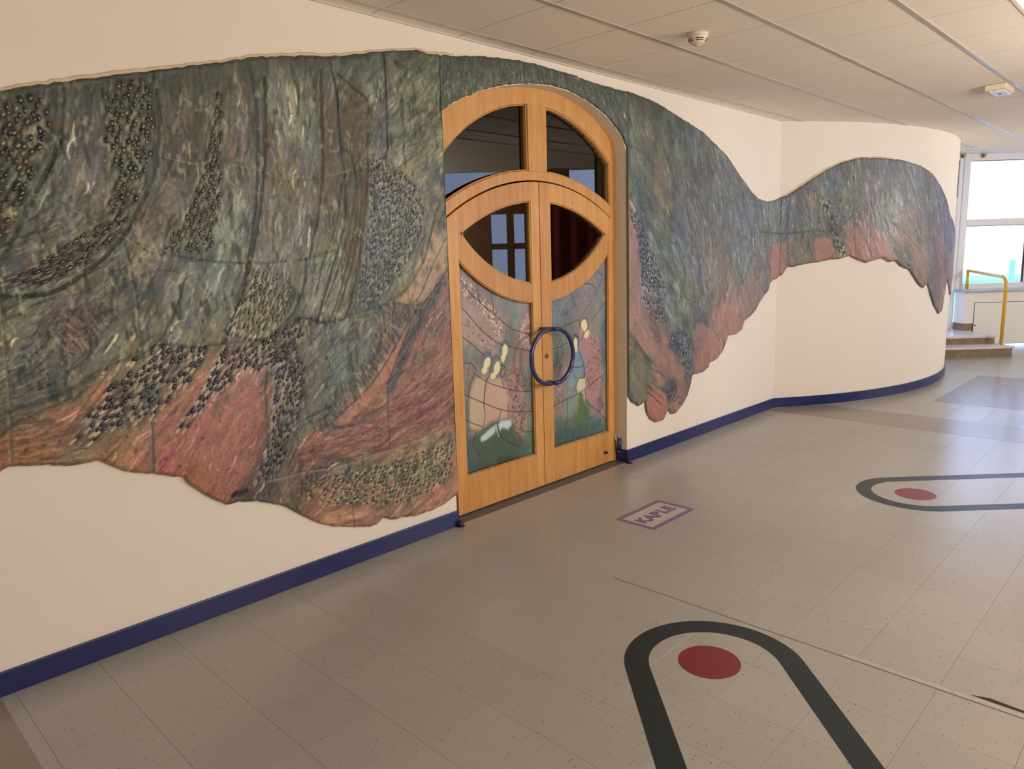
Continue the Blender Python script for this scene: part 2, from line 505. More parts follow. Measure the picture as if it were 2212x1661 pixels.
me = bpy.data.meshes.new('distant_tiles'); me.from_pydata(v, [], f); me.update()
o = link('distant_tiles', me, floor, M_FLOOR); tag(o, 'remaining speckled tiles of the hall floor', kind='stuff')

def inlay(name, poly, mat, label, z=0.0007):
    o = prism_xy(name, poly, 0.0001, z, mat, floor); tag(o, label); return o
inlay('tile_band', [(7.205, -9.0), (7.815, -9.0), (7.815, -0.41), (7.60, -0.16), (7.205, -0.0145)], M_FBAND, 'brown band of tiles crossing the floor by the wall corner')
inlay('tile_band', [(-0.75, -9.0), (0.452, -9.0), (0.452, -0.0145), (-0.75, -0.0145)], M_FBAND, 'dark brown band of tiles across the near floor')
inlay('tile_field', [(8.65, -4.6), (10.72, -4.6), (10.72, -1.20), (8.65, -1.20)], M_FPURP, 'large grey violet rectangle set in the floor')
def u_ring(c, ang, ro, ri, length, label):
    n = 48
    d = np.array([math.cos(ang), math.sin(ang)]); s = np.array([-d[1], d[0]])
    def pth(r):
        out = [np.array(c) + d * length + s * r]
        for k in range(n + 1):
            a = math.pi * k / n
            out.append(np.array(c) + s * (r * math.cos(a)) - d * (r * math.sin(a)))
        out.append(np.array(c) + d * length - s * r)
        return out
    A, B = pth(ro), pth(ri)
    v = [(*p, 0.0007) for p in A] + [(*p, 0.0007) for p in B]; m = len(A)
    f = [(i, i + 1, m + i + 1, m + i) for i in range(m - 1)]
    o = mesh('inlay_loop', v, f, M_RING, floor); tag(o, label)
def disc(c, r, label):
    n = 48
    inlay('inlay_disc', [(c[0] + r * math.cos(2 * math.pi * k / n), c[1] + r * math.sin(2 * math.pi * k / n)) for k in range(n)], M_RED, label, 0.0009)
u_ring((2.50, -1.995), math.radians(225), 0.365, 0.265, 2.2, 'dark slate hairpin stripe in the near floor')
disc((2.508, -1.965), 0.125, 'red disc inside the near hairpin stripe')
u_ring((5.283, -1.958), math.radians(-45), 0.36, 0.262, 3.2, 'dark slate hairpin stripe in the far floor')
disc((5.268, -1.968), 0.125, 'red disc inside the far hairpin stripe')
# worn expansion joint running out from the wall, cracked open at its near end
box('joint_strip', (2.898, -4.2, 0.0001), (2.9025, -1.2, 0.0007), mat_basic('dirty_joint', (0.12, 0.09, 0.07), 0.7, noise=0.5, nscale=40), floor)
box('joint_strip', (2.905, -3.3, 0.0001), (2.93, -2.35, 0.0006), mat_basic('worn_vinyl', (0.39, 0.365, 0.33), 0.4, noise=0.3, nscale=25), floor)
mesh('chip', [(2.94, -2.80, .0009), (2.962, -2.86, .0009), (2.955, -2.95, .0009), (2.944, -3.1, .0009), (2.938, -2.93, .0009)], [(0, 1, 2, 3, 4)], M_DARK, floor)

# --- ceiling
S2 = math.sqrt(2)
def DS(D, S):
    """depth D and side S from the camera foot, along the 45 degree axes of the far window bay"""
    return (D + S) / S2, (D - S) / S2 + CAM[1]
DCUT = 10.30
CEIL_POLY = [(-4.0, -2.374), (13.0, -2.374), (13.0, 4.4), (-4.0, 4.4)]
CK = DCUT + CAM[1] / S2
CEIL_POLY = [(-4.0, -2.374), (CK * S2 + 2.374, -2.374), (CK * S2 - 4.4, 4.4), (-4.0, 4.4)]
ceiling = prism_xy('ceiling', CEIL_POLY, 2.975, 3.0, M_DARK)
tag(ceiling, 'suspended ceiling of beige mineral tiles in a metal grid', 'ceiling', kind='structure')
def clip(poly, a, b, c):
    out = []
    for i in range(len(poly)):
        p, q = poly[i], poly[(i + 1) % len(poly)]
        dp, dq = a * p[0] + b * p[1] - c, a * q[0] + b * q[1] - c
        if dp <= 0: out.append(p)
        if (dp < 0 < dq) or (dq < 0 < dp):
            t = dp / (dp - dq); out.append((p[0] + t * (q[0] - p[0]), p[1] + t * (q[1] - p[1])))
    return out
def clip_bay(poly): return clip(poly, 1 / S2, 1 / S2, DCUT + CAM[1] / S2)
rows = [(-0.126 - 0.609 * (k + 1), -0.126 - 0.609 * k) for k in range(3)] + [(-2.374, -1.953), (-0.126, -0.001)]
far_rows = [(-0.126 + 0.609 * k, -0.126 + 0.609 * (k + 1)) for k in range(0, 6)]
xg = 3.034
CX, CY = 0.0035, 0.004
def ctile(x0, x1, y0, y1):
    p = clip_bay([(x0 + CX, y0 + CY), (x1 - CX, y0 + CY), (x1 - CX, y1 - CY), (x0 + CX, y1 - CY)])
    if len(p) < 3: return
    prism_xy('ceiling_tile', p, CEIL + 0.002, CEIL + 0.02, M_TILEC, ceiling)
for i in range(-12, 20):
    x0, x1 = xg + 0.6 * i, xg + 0.6 * (i + 1)
    for (y0, y1) in rows:
        if y1 > -0.01 and x0 > ARC_X0: continue
        if x0 < 0.6 and y1 < -0.2 and i % 1 == 0 and x1 < -3.4: continue
        if all(in_arc(x, y) for x in (x0, x1) for y in (y0, y1)): continue
        ctile(x0, min(x1, 99), y0, y1)
    if x1 > ARC_X0 - 0.5:
        for (y0, y1) in far_rows:
            if x0 < 10.0: continue
            if all(in_arc(x, y) for x in (x0, x1) for y in (y0, y1)): continue
            ctile(x0, x1, y0, y1)
def cbar(p, mat=M_BAR):
    p = clip_bay(p)
    if len(p) >= 3: prism_xy('grid_bar', p, CEIL - 0.003, CEIL + 0.004, mat, ceiling)
for k in range(-5, 4):
    y = -0.126 - 0.609 * k
    xa = -4.0 if k >= 0 else 9.8
    cbar([(xa, y - 0.012), (13.0, y - 0.012), (13.0, y + 0.012), (xa, y + 0.012)])
cbar([(-4.0, -0.020), (ARC_X0, -0.020), (ARC_X0, 0.0), (-4.0, 0.0)], mat_basic('edge_trim', (0.70, 0.64, 0.56), 0.6))
# upstand where the low ceiling opens to the hall, and the end towards the window bay
fas = box('trim_1', (-4.0, -2.392, CEIL - 0.004), (13.2, -2.374, HALL_Z), M_WALL)
tag(fas, 'cream fascia stepping up from the tiled ceiling to the hall', 'fascia', kind='structure')
def db_box(name, D0, D1, S0, S1, z0, z1, mat, parent=None, bevel=0.0):
    """box aligned with the bay: depth D0..D1, side S0..S1"""
    bm = bmesh.new()
    c = [DS(D0, S0), DS(D0, S1), DS(D1, S1), DS(D1, S0)]
    vv = [bm.verts.new((*p, z)) for z in (z0, z1) for p in c]
    for q in ((0, 1, 2, 3), (4, 7, 6, 5), (0, 4, 5, 1), (1, 5, 6, 2), (2, 6, 7, 3), (3, 7, 4, 0)): bm.faces.new([vv[i] for i in q])
    bmesh.ops.recalc_face_normals(bm, faces=bm.faces)
    if bevel: bmesh.ops.bevel(bm, geom=bm.edges[:], offset=bevel, segments=2, affect='EDGES')
    me = bpy.data.meshes.new(name); bm.to_mesh(me); bm.free()
    o = link(name, me, None, mat)
    if parent is not None: o.parent = parent; o.location = -world_loc(parent)
    return o
o = db_box('trim_2', DCUT, DCUT + 0.02, 4.6, 8.9, CEIL - 0.003, 3.2, M_HALLC); tag(o, 'pale end face of the tiled ceiling towards the window bay', 'fascia', kind='structure')
o = db_box('ceiling_bay', DCUT, 12.0, 4.6, 13.5, 3.05, 3.2, M_WHITEP); o.name = 'ceiling_bay'; tag(o, 'white plaster ceiling of the window bay', 'ceiling', kind='structure')

# --- the hall behind and beside the camera (closes the room, carries the added fill lamps)
Q0 = np.array([0 + 10.2 / S2, 3.589 - 10.2 / S2])
n_ = np.array([1, -1]) / S2; t_ = np.array([1, 1]) / S2
W2A, W2B = Q0 - t_ * 8.5, Q0 + t_ * 1.9
pA = W2B; pC = pA + np.array([2.6, -2.6]); pB = np.array(DS(11.85, 13.0))
o = prism_xy('ceiling_hall', [(-6.5, -10.2), (W2A[0], -10.2), tuple(W2A), tuple(pA), tuple(pC), tuple(pB), (pB[0], -2.38), (-6.5, -2.38)], HALL_Z, HALL_Z + 0.1, M_HALLC)
tag(o, 'higher plaster ceiling of the entrance hall', 'ceiling', kind='structure')
o = box('wall_front', (-6.5, -10.2, 0), (float(W2A[0]) + 0.1, -10.0, HALL_Z), M_HALLW); tag(o, 'far plain wall of the entrance hall', 'wall', kind='structure')
o = box('wall_side', (-6.5, -10.0, 0), (-6.3, 0.3, HALL_Z), M_HALLW); tag(o, 'plain end wall of the corridor', 'wall', kind='structure')
LAB_L = ['added unseen warm fill globe by the hall windows', 'added unseen warm fill globe facing the chapel door', 'added unseen warm fill globe opposite the near end of the mural', 'added unseen warm fill globe lighting the curved wall', 'added unseen warm fill globe deepest in the hall', 'dimmest added unseen warm fill globe at the corridor end']
for (lx, ly, lz, pw, cl), lab in zip(FILL_GLOBES, LAB_L):
    e = empty('fill_globe', (lx, ly, HALL_Z)); tag(e, lab, 'lamp', 'added hall fill lamps')
    tube('cord', [(lx, ly, HALL_Z), (lx, ly, lz + 0.2)], 0.008, M_BLACK, e, 8)
    lathe('canopy', [(0.06, 0), (0.055, -0.03), (0.02, -0.05)], (lx, ly, HALL_Z), M_WHITEP, e, 20)
    prof = [(0.20 * math.sin(math.pi * (k + .5) / 14), 0.20 * math.cos(math.pi * (k + .5) / 14)) for k in range(14)]
    lathe('globe', prof, (lx, ly, lz), mat_emit('fill_glow', tuple(a_ * (1 - cl) + b_ * cl for a_, b_ in zip(WARM, COOL)), pw), e, 20)
# window wall on the right of the hall (seen mirrored in the door glass)
def tb(name, t0, t1, z0, z1, d0, d1, mat, parent=None):
    n_ = np.array([1, -1]) / S2; t_ = np.array([1, 1]) / S2
    c = [Q0 + t_ * t0 + n_ * d0, Q0 + t_ * t1 + n_ * d0, Q0 + t_ * t1 + n_ * d1, Q0 + t_ * t0 + n_ * d1]
    v = [(*p, z) for z in (z0, z1) for p in c]
    return mesh(name, v, [(0, 1, 2, 3), (4, 7, 6, 5), (0, 4, 5, 1), (1, 5, 6, 2), (2, 6, 7, 3), (3, 7, 4, 0)], mat, parent)
w2 = tb('wall_right', -8.5, 1.9, 0, 0.95, 0, 0.25, M_HALLW); tb('daylight_block', -8.5, -2.4, 0.95, 2.82, 0, 0.25, M_HALLW, w2); tag(w2, 'low parapet under the wooden windows of the hall', 'wall', kind='structure')  # unseen solid stretch added to cut daylight on the left
tb('lintel', -8.5, 1.9, 2.82, HALL_Z, 0, 0.25, M_HALLW, w2)
win = tb('window_1', -8.5, 1.9, 2.24, 2.36, 0.02, 0.14, M_WOODF); tag(win, 'brown wooden window band on the side of the hall', 'window', kind='structure')
for t0, t1 in [(-8.5, -8.0), (-6.8, -6.4), (-5.2, -4.8), (-3.6, -3.2), (-2.0, -1.6), (-0.52, -0.10), (0.11, 0.21), (0.62, 0.74), (1.80, 1.9)]:
    tb('mullion', t0, t1, 0.95, 2.24, 0.02, 0.14, M_WOODF, win)
for t0, t1 in [(-8.5, -8.3), (-6.0, -5.8), (-3.6, -3.4), (-1.5, -1.3), (0.20, 1.0), (1.84, 1.9)]:
    tb('mullion', t0, t1, 2.36, 2.82, 0.02, 0.14, M_WOODF, win)
tb('crossbar', -8.5, 1.9, 1.765, 1.845, 0.03, 0.12, M_WOODF, win)
tb('window_sill', -8.5, 1.9, 0.95, 1.0, -0.12, 0.14, M_WOODF, win)
dr = empty('curtain', (*(Q0 + np.array([1, 1]) / S2 * 1.0), 0))
tag(dr, 'dark red curtain hanging beside the hall windows', 'curtain')
n_ = np.array([1, -1]) / S2; t_ = np.array([1, 1]) / S2
v, f = [], []
for k in range(61):
    t = 0.66 + 1.2 * k / 60
    for z in (0.1, 2.36):
        p = Q0 + t_ * t + n_ * (-0.06 + 0.03 * math.sin(k * 0.55))
        v.append((*p, z))
for k in range(60): f.append((2 * k, 2 * k + 2, 2 * k + 3, 2 * k + 1))
mesh('cloth', v, f, M_DRAPE, dr, smooth=True)
# closing wall between that window wall and the bay
o = mesh('wall_far', [(pA[0], pA[1], 0), (pA[0], pA[1], HALL_Z), (pC[0], pC[1], HALL_Z), (pC[0], pC[1], 0), (pB[0], pB[1], HALL_Z), (pB[0], pB[1], 0)], [(0, 1, 2, 3), (3, 2, 4, 5)], M_HALLW)
tag(o, 'plain wall between the hall and the window bay', 'wall', kind='structure')

# --- the far window bay
WD = 11.85
def bayframe(name, S0, S1, z0, z1, D0=WD - 0.03, D1=WD + 0.05, parent=None, mat=None, bevel=0.006):
    return db_box(name, D0, D1, S0, S1, z0, z1, mat or M_WHITEP, parent, bevel)
w3 = empty('window_2', (*DS(WD, 8.0), 0.9)); tag(w3, 'large white framed window of two panes above the cabinet', 'window', kind='structure')
bayframe('frame_stile', 7.395, 7.50, 0.93, 3.05, parent=w3)
bayframe('frame_stile', 8.495, 8.60, 0.93, 3.05, parent=w3)
bayframe('frame_head', 7.50, 8.495, 2.945, 3.05, parent=w3)
bayframe('frame_sill', 7.50, 8.495, 0.93, 1.02, parent=w3)
bayframe('transom', 7.50, 8.495, 1.935, 2.04, parent=w3)
for z0, z1 in ((1.02, 1.935), (2.04, 2.945)):
    g = bayframe('pane', 7.50, 8.495, z0, z1, WD + 0.012, WD + 0.018, w3, M_CLEAR, 0)
    bayframe('gasket', 8.478, 8.495, z0, z1, WD - 0.01, WD + 0.012, w3, M_SLOT, 0)
    bayframe('gasket', 7.50, 8.478, z1 - 0.008, z1, WD - 0.01, WD + 0.012, w3, M_SLOT, 0)
bayframe('window_sill', 7.38, 8.75, 0.895, 0.925, WD - 0.32, WD + 0.02, w3, M_GREYTOP, 0.004)
for i, s0 in enumerate((8.6, 9.75, 10.9, 12.05)):
    wx = empty('window_%d' % (3 + i), (*DS(WD, s0), 0.9))
    tag(wx, 'white framed window of the bay, number %d beyond the frame edge' % (i + 1), 'window', kind='structure')
    bayframe('frame_stile', s0 + 1.05, s0 + 1.15, 0.93, 3.05, parent=wx)
    bayframe('frame_head', s0, s0 + 1.05, 2.945, 3.05, parent=wx); bayframe('frame_sill', s0, s0 + 1.05, 0.93, 1.02, parent=wx); bayframe('transom', s0, s0 + 1.05, 1.935, 2.04, parent=wx)
    bayframe('pane', s0, s0 + 1.05, 1.02, 2.945, WD + 0.012, WD + 0.018, wx, M_CLEAR, 0)
o = db_box('wall_bay', WD - 0.02, WD + 0.1, 8.7, 13.2, 0, 0.93, M_WALL); tag(o, 'low cream wall under the bay windows', 'wall', kind='structure')
d2 = empty('door_2', (*DS(WD, 7.0), 0.28)); tag(d2, 'white outer door at the top of the steps, hidden glazing added for daylight', 'door', kind='structure')
bayframe('frame_stile', 7.325, 7.392, 0.28, 3.05, WD - 0.02, WD + 0.05, d2)
bayframe('frame_head', 6.2, 7.325, 2.955, 3.05, WD - 0.02, WD + 0.05, d2)
bayframe('transom', 6.2, 7.325, 2.27, 2.385, WD - 0.02, WD + 0.05, d2)
bayframe('fanlight', 6.2, 7.325, 2.385, 2.955, WD + 0.012, WD + 0.018, d2, M_CLEAR, 0)
bayframe('gasket', 7.308, 7.325, 2.385, 2.955, WD - 0.01, WD + 0.012, d2, M_SLOT, 0)
bayframe('door_stile', 7.17, 7.296, 0.285, 2.255, WD - 0.012, WD + 0.03, d2, None, 0.004)
bayframe('door_rail', 6.45, 7.17, 0.285, 0.45, WD - 0.012, WD + 0.03, d2, None, 0.004)
bayframe('added_door_pane', 6.45, 7.17, 0.45, 2.255, WD + 0.008, WD + 0.014, d2, M_CLEAR, 0)  # hidden pane added so daylight reaches the landing
bayframe('frame_shadow_gap', 7.296, 7.325, 0.285, 2.27, WD + 0.01, WD + 0.03, d2, M_SLOT, 0)
bayframe('frame_stile', 7.308, 7.325, 0.285, 2.27, WD - 0.018, WD + 0.03, d2, None, 0.002)
ps = DS(WD - 0.05, 7.265)
tube('handle', [(*DS(WD - 0.01, 7.265), 1.36), (*DS(WD - 0.06, 7.265), 1.36), (*DS(WD - 0.06, 7.20), 1.36)], 0.011, M_WHITEP, d2)
bayframe('lock_plate', 7.255, 7.275, 1.24, 1.30, WD - 0.018, WD - 0.012, d2, M_SLOT, 0)
for s, par in ((7.345, d2), (7.665, w3)):
    db_box('bracket', WD - 0.10, WD - 0.03, s - 0.025, s + 0.025, 3.018, 3.035, M_BRASS, par, 0)
    db_box('bracket', WD - 0.09, WD - 0.03, s - 0.012, s + 0.012, 2.985, 3.018, M_BRASS, par, 0)

# steps
st = empty('steps', (*DS(11.0, 7.0), 0)); tag(st, 'two brown stone steps with pale treads below the outer door', 'steps')
db_box('riser', 10.52, WD, 5.6, 7.49, 0.0, 0.128, M_STONE, st)
db_box('tread', 10.50, 10.95, 5.6, 7.52, 0.128, 0.157, M_TREAD, st, 0.006)
db_box('riser', 10.87, WD, 5.6, 7.455, 0.128, 0.25, M_STONE, st)
db_box('tread', 10.85, WD + 0.04, 5.6, 7.482, 0.25, 0.283, M_TREAD, st, 0.006)

# cabinet under the window with pedestal corner
cb = empty('wall_cabinet', (*DS(11.6, 8.0), 0)); tag(cb, 'cream built-in cabinet under the large window', 'cabinet')
db_box('body', 11.60, WD, 7.42, 8.75, 0.07, 0.895, M_WALL, cb)
db_box('plinth', 11.585, WD, 7.405, 7.56, 0.283, 0.395, M_STONE, cb)
db_box('door', 11.588, 11.60, 7.585, 8.46, 0.055, 0.72, M_WALL, cb, 0.002)
db_box('shadow_gap', 11.596, 11.6, 7.565, 8.48, 0.05, 0.735, M_SLOT, cb)
db_box('door', 11.588, 11.60, 8.475, 8.74, 0.055, 0.72, M_WALL, cb, 0.002)
db_box('panel', 11.590, 11.60, 7.422, 7.572, 0.395, 0.893, M_WALL, cb)
db_box('panel', 11.590, 11.60, 7.572, 8.75, 0.728, 0.893, M_WALL, cb)
tube('keyhole', [(*DS(11.589, 7.61), 0.36), (*DS(11.584, 7.61), 0.36)], 0.012, M_SLOT, cb)

# handrail
def rail():
    e = empty('handrail', (*DS(10.62, 7.405), 0.157)); tag(e, 'yellow painted tube handrail beside the stone steps', 'handrail')
    zt, zl = 1.235, 1.165
    a0, a1 = (11.70, 7.50), (10.64, 7.40)
    tube('post', [(*DS(*a0), 0.925), (*DS(*a0), zt - 0.004)], 0.022, M_YELLOW, e)
    pts = [(*DS(*a0), zt + 0.015)]
    n = 8
    for k in range(n + 1):
        w = k / n
        p = (a0[0] + (10.78 - a0[0]) * w, a0[1] + (7.414 - a0[1]) * w)
        pts.append((*DS(*p), zt + (zl - zt) * w - 0.0))
    pts = pts[1:]
    for k in range(1, 9):
        a = math.pi / 2 * k / 8
        pts.append((*DS(10.78 - 0.14 * math.sin(a), 7.414 - 0.014 * math.sin(a)), zl - 0.14 * (1 - math.cos(a))))
    pts.append((*DS(*a1), 0.16))
    tube('rail', pts, 0.024, M_YELLOW, e)
    for p, z in ((a0, 0.925), (a1, 0.157)):
        x, y = DS(*p)
        lathe('flange', [(0.045, 0), (0.045, 0.006), (0.028, 0.018), (0.024, 0.018)], (x, y, z), M_CHROME, e, 20)
rail()

# outside
o = box('ground_outside', (-30, -60, -3.6), (90, 70, -3.5), M_GROUND); tag(o, 'pale open ground outside the windows', 'ground', kind='structure')
rf = empty('flat_roof', (*DS(26, 17), -3.5)); tag(rf, 'teal edged flat roof seen low through the window', 'roof')
db_box('parapet', 26.0, 34.0, 8.0, 24.0, -3.5, 0.22, M_TEAL, rf)
db_box('edge', 25.85, 26.2, 7.9, 24.0, 0.22, 0.36, M_TEAL, rf)
db_box('post', 25.9, 26.0, 18.15, 18.28, 0.36, 1.05, M_TEAL, rf)
db_box('wire', 25.93, 25.95, 8.0, 18.2, 0.85, 0.862, M_TEAL, rf)
db_box('wire', 25.93, 25.95, 8.0, 18.2, 0.60, 0.612, M_TEAL, rf)

# chapel behind the door
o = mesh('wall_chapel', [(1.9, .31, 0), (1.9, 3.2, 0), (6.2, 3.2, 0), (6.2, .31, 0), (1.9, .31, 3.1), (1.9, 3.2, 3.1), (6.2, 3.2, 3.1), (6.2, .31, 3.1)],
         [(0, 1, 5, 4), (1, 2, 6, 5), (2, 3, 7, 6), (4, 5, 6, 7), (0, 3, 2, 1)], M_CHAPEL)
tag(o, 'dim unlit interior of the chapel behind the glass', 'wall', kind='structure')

# --- small fixtures
sd = empty('smoke_detector', (4.069, -0.964, CEIL)); tag(sd, 'round cream smoke detector on the ceiling tiles', 'smoke detector')
sdx = (4.069, -0.964, CEIL + 0.002)
lathe('base', [(0.060, 0.0), (0.062, -0.012), (0.058, -0.018)], sdx, M_CREAMP, sd)
lathe('housing', [(0.054, -0.014), (0.057, -0.022), (0.054, -0.034), (0.043, -0.050), (0.030, -0.060), (0.018, -0.063)], sdx, M_CREAMP, sd)
for zz, rr in ((-0.0365, 0.0536), (-0.0455, 0.0474)):
    for k in range(5):
        a0 = math.radians(200 + 72 * k)
        pts = [(sdx[0] + (rr) * math.cos(a0 + math.radians(50) * q / 8), sdx[1] + (rr) * math.sin(a0 + math.radians(50) * q / 8), sdx[2] + zz) for q in range(9)]
        tube('vent_slot', pts, 0.0022, M_SLOT, sd, 6)
lathe('sensor_cap', [(0.017, -0.061), (0.016, -0.067), (0.010, -0.070)], sdx, M_CREAMP, sd, 20)

el = empty('emergency_light', (7.325, -1.855, CEIL)); tag(el, 'small rectangular emergency light under the ceiling grid', 'emergency light')
box('housing', (7.175, -1.925, CEIL - 0.045), (7.48, -1.775, CEIL - 0.001), M_CREAMP, el, 0.006)
box('diffuser', (7.20, -1.91, CEIL - 0.058), (7.455, -1.80, CEIL - 0.045), M_WHITEP, el, 0.005)
box('status_mark', (7.31, -1.865, CEIL - 0.0588), (7.35, -1.845, CEIL - 0.058), M_SLOT, el)

for k, (x, y, lab) in enumerate([(2.885, -0.024, 'black rubber doorstop at the left foot of the doorway'), (4.70, -0.03, 'black rubber doorstop at the right foot of the doorway')]):
    e = empty('door_stop', (x, y, 0)); tag(e, lab, 'doorstop', 'rubber doorstops')
    lathe('buffer', [(0.022, 0), (0.023, 0.012), (0.020, 0.028), (0.010, 0.036)], (x, y, 0.0), M_BLACK, e, 18)
    lathe('foot', [(0.030, 0), (0.030, 0.004), (0.024, 0.006)], (x, y, 0.0), M_BLACK, e, 18)

# KAPLE sticker
ks = empty('floor_sticker', (3.84, -0.845, 0)); tag(ks, 'white floor sticker with violet border lettered KAPLE', 'sticker')
kx0, kx1, ky0, ky1 = 3.592, 4.078, -0.992, -0.700
mesh('paper', [(kx0, ky0, .0006), (kx1, ky0, .0006), (kx1, ky1, .0006), (kx0, ky1, .0006), (kx0, ky0, .0001), (kx1, ky0, .0001), (kx1, ky1, .0001), (kx0, ky1, .0001)],
     [(0, 1, 2, 3), (0, 4, 5, 1), (1, 5, 6, 2), (2, 6, 7, 3), (3, 7, 4, 0)], M_PAPER, ks)
bw = 0.036
A = [(kx0, ky0), (kx1, ky0), (kx1, ky1), (kx0, ky1)]; B = [(kx0 + bw, ky0 + bw), (kx1 - bw, ky0 + bw), (kx1 - bw, ky1 - bw), (kx0 + bw, ky1 - bw)]
mesh('border', [(*p, .0009) for p in A] + [(*p, .0009) for p in B], [(i, (i + 1) % 4, 4 + (i + 1) % 4, 4 + i) for i in range(4)], M_PURPLE, ks)
def letters():
    x = 3.648
    for ch, adv in zip('KAPLE', (0.080, 0.080, 0.076, 0.068, 0.07)):
        par = None
        for layer, (off, z, m) in enumerate(((0.0065, 0.0009, M_PURPLED), (0.0015, 0.0012, M_PURPLE))):
            cu = bpy.data.curves.new('letter', 'FONT'); cu.body = ch; cu.size = 0.115; cu.offset = off
            to = bpy.data.objects.new('tmp', cu); COL.objects.link(to)
            dg = bpy.context.evaluated_depsgraph_get(); dg.update()
            me = bpy.data.meshes.new_from_object(to.evaluated_get(dg))
            bpy.data.objects.remove(to)
            me.materials.clear(); me.materials.append(m)
            o = link('letter' if layer == 0 else 'letter_fill', me, ks if layer == 0 else par)
            if layer == 0: o.location = (x - 3.84, -0.886 + 0.845, z); par = o
            else: o.location = (0, 0, z - 0.0009)
        x += adv
letters()
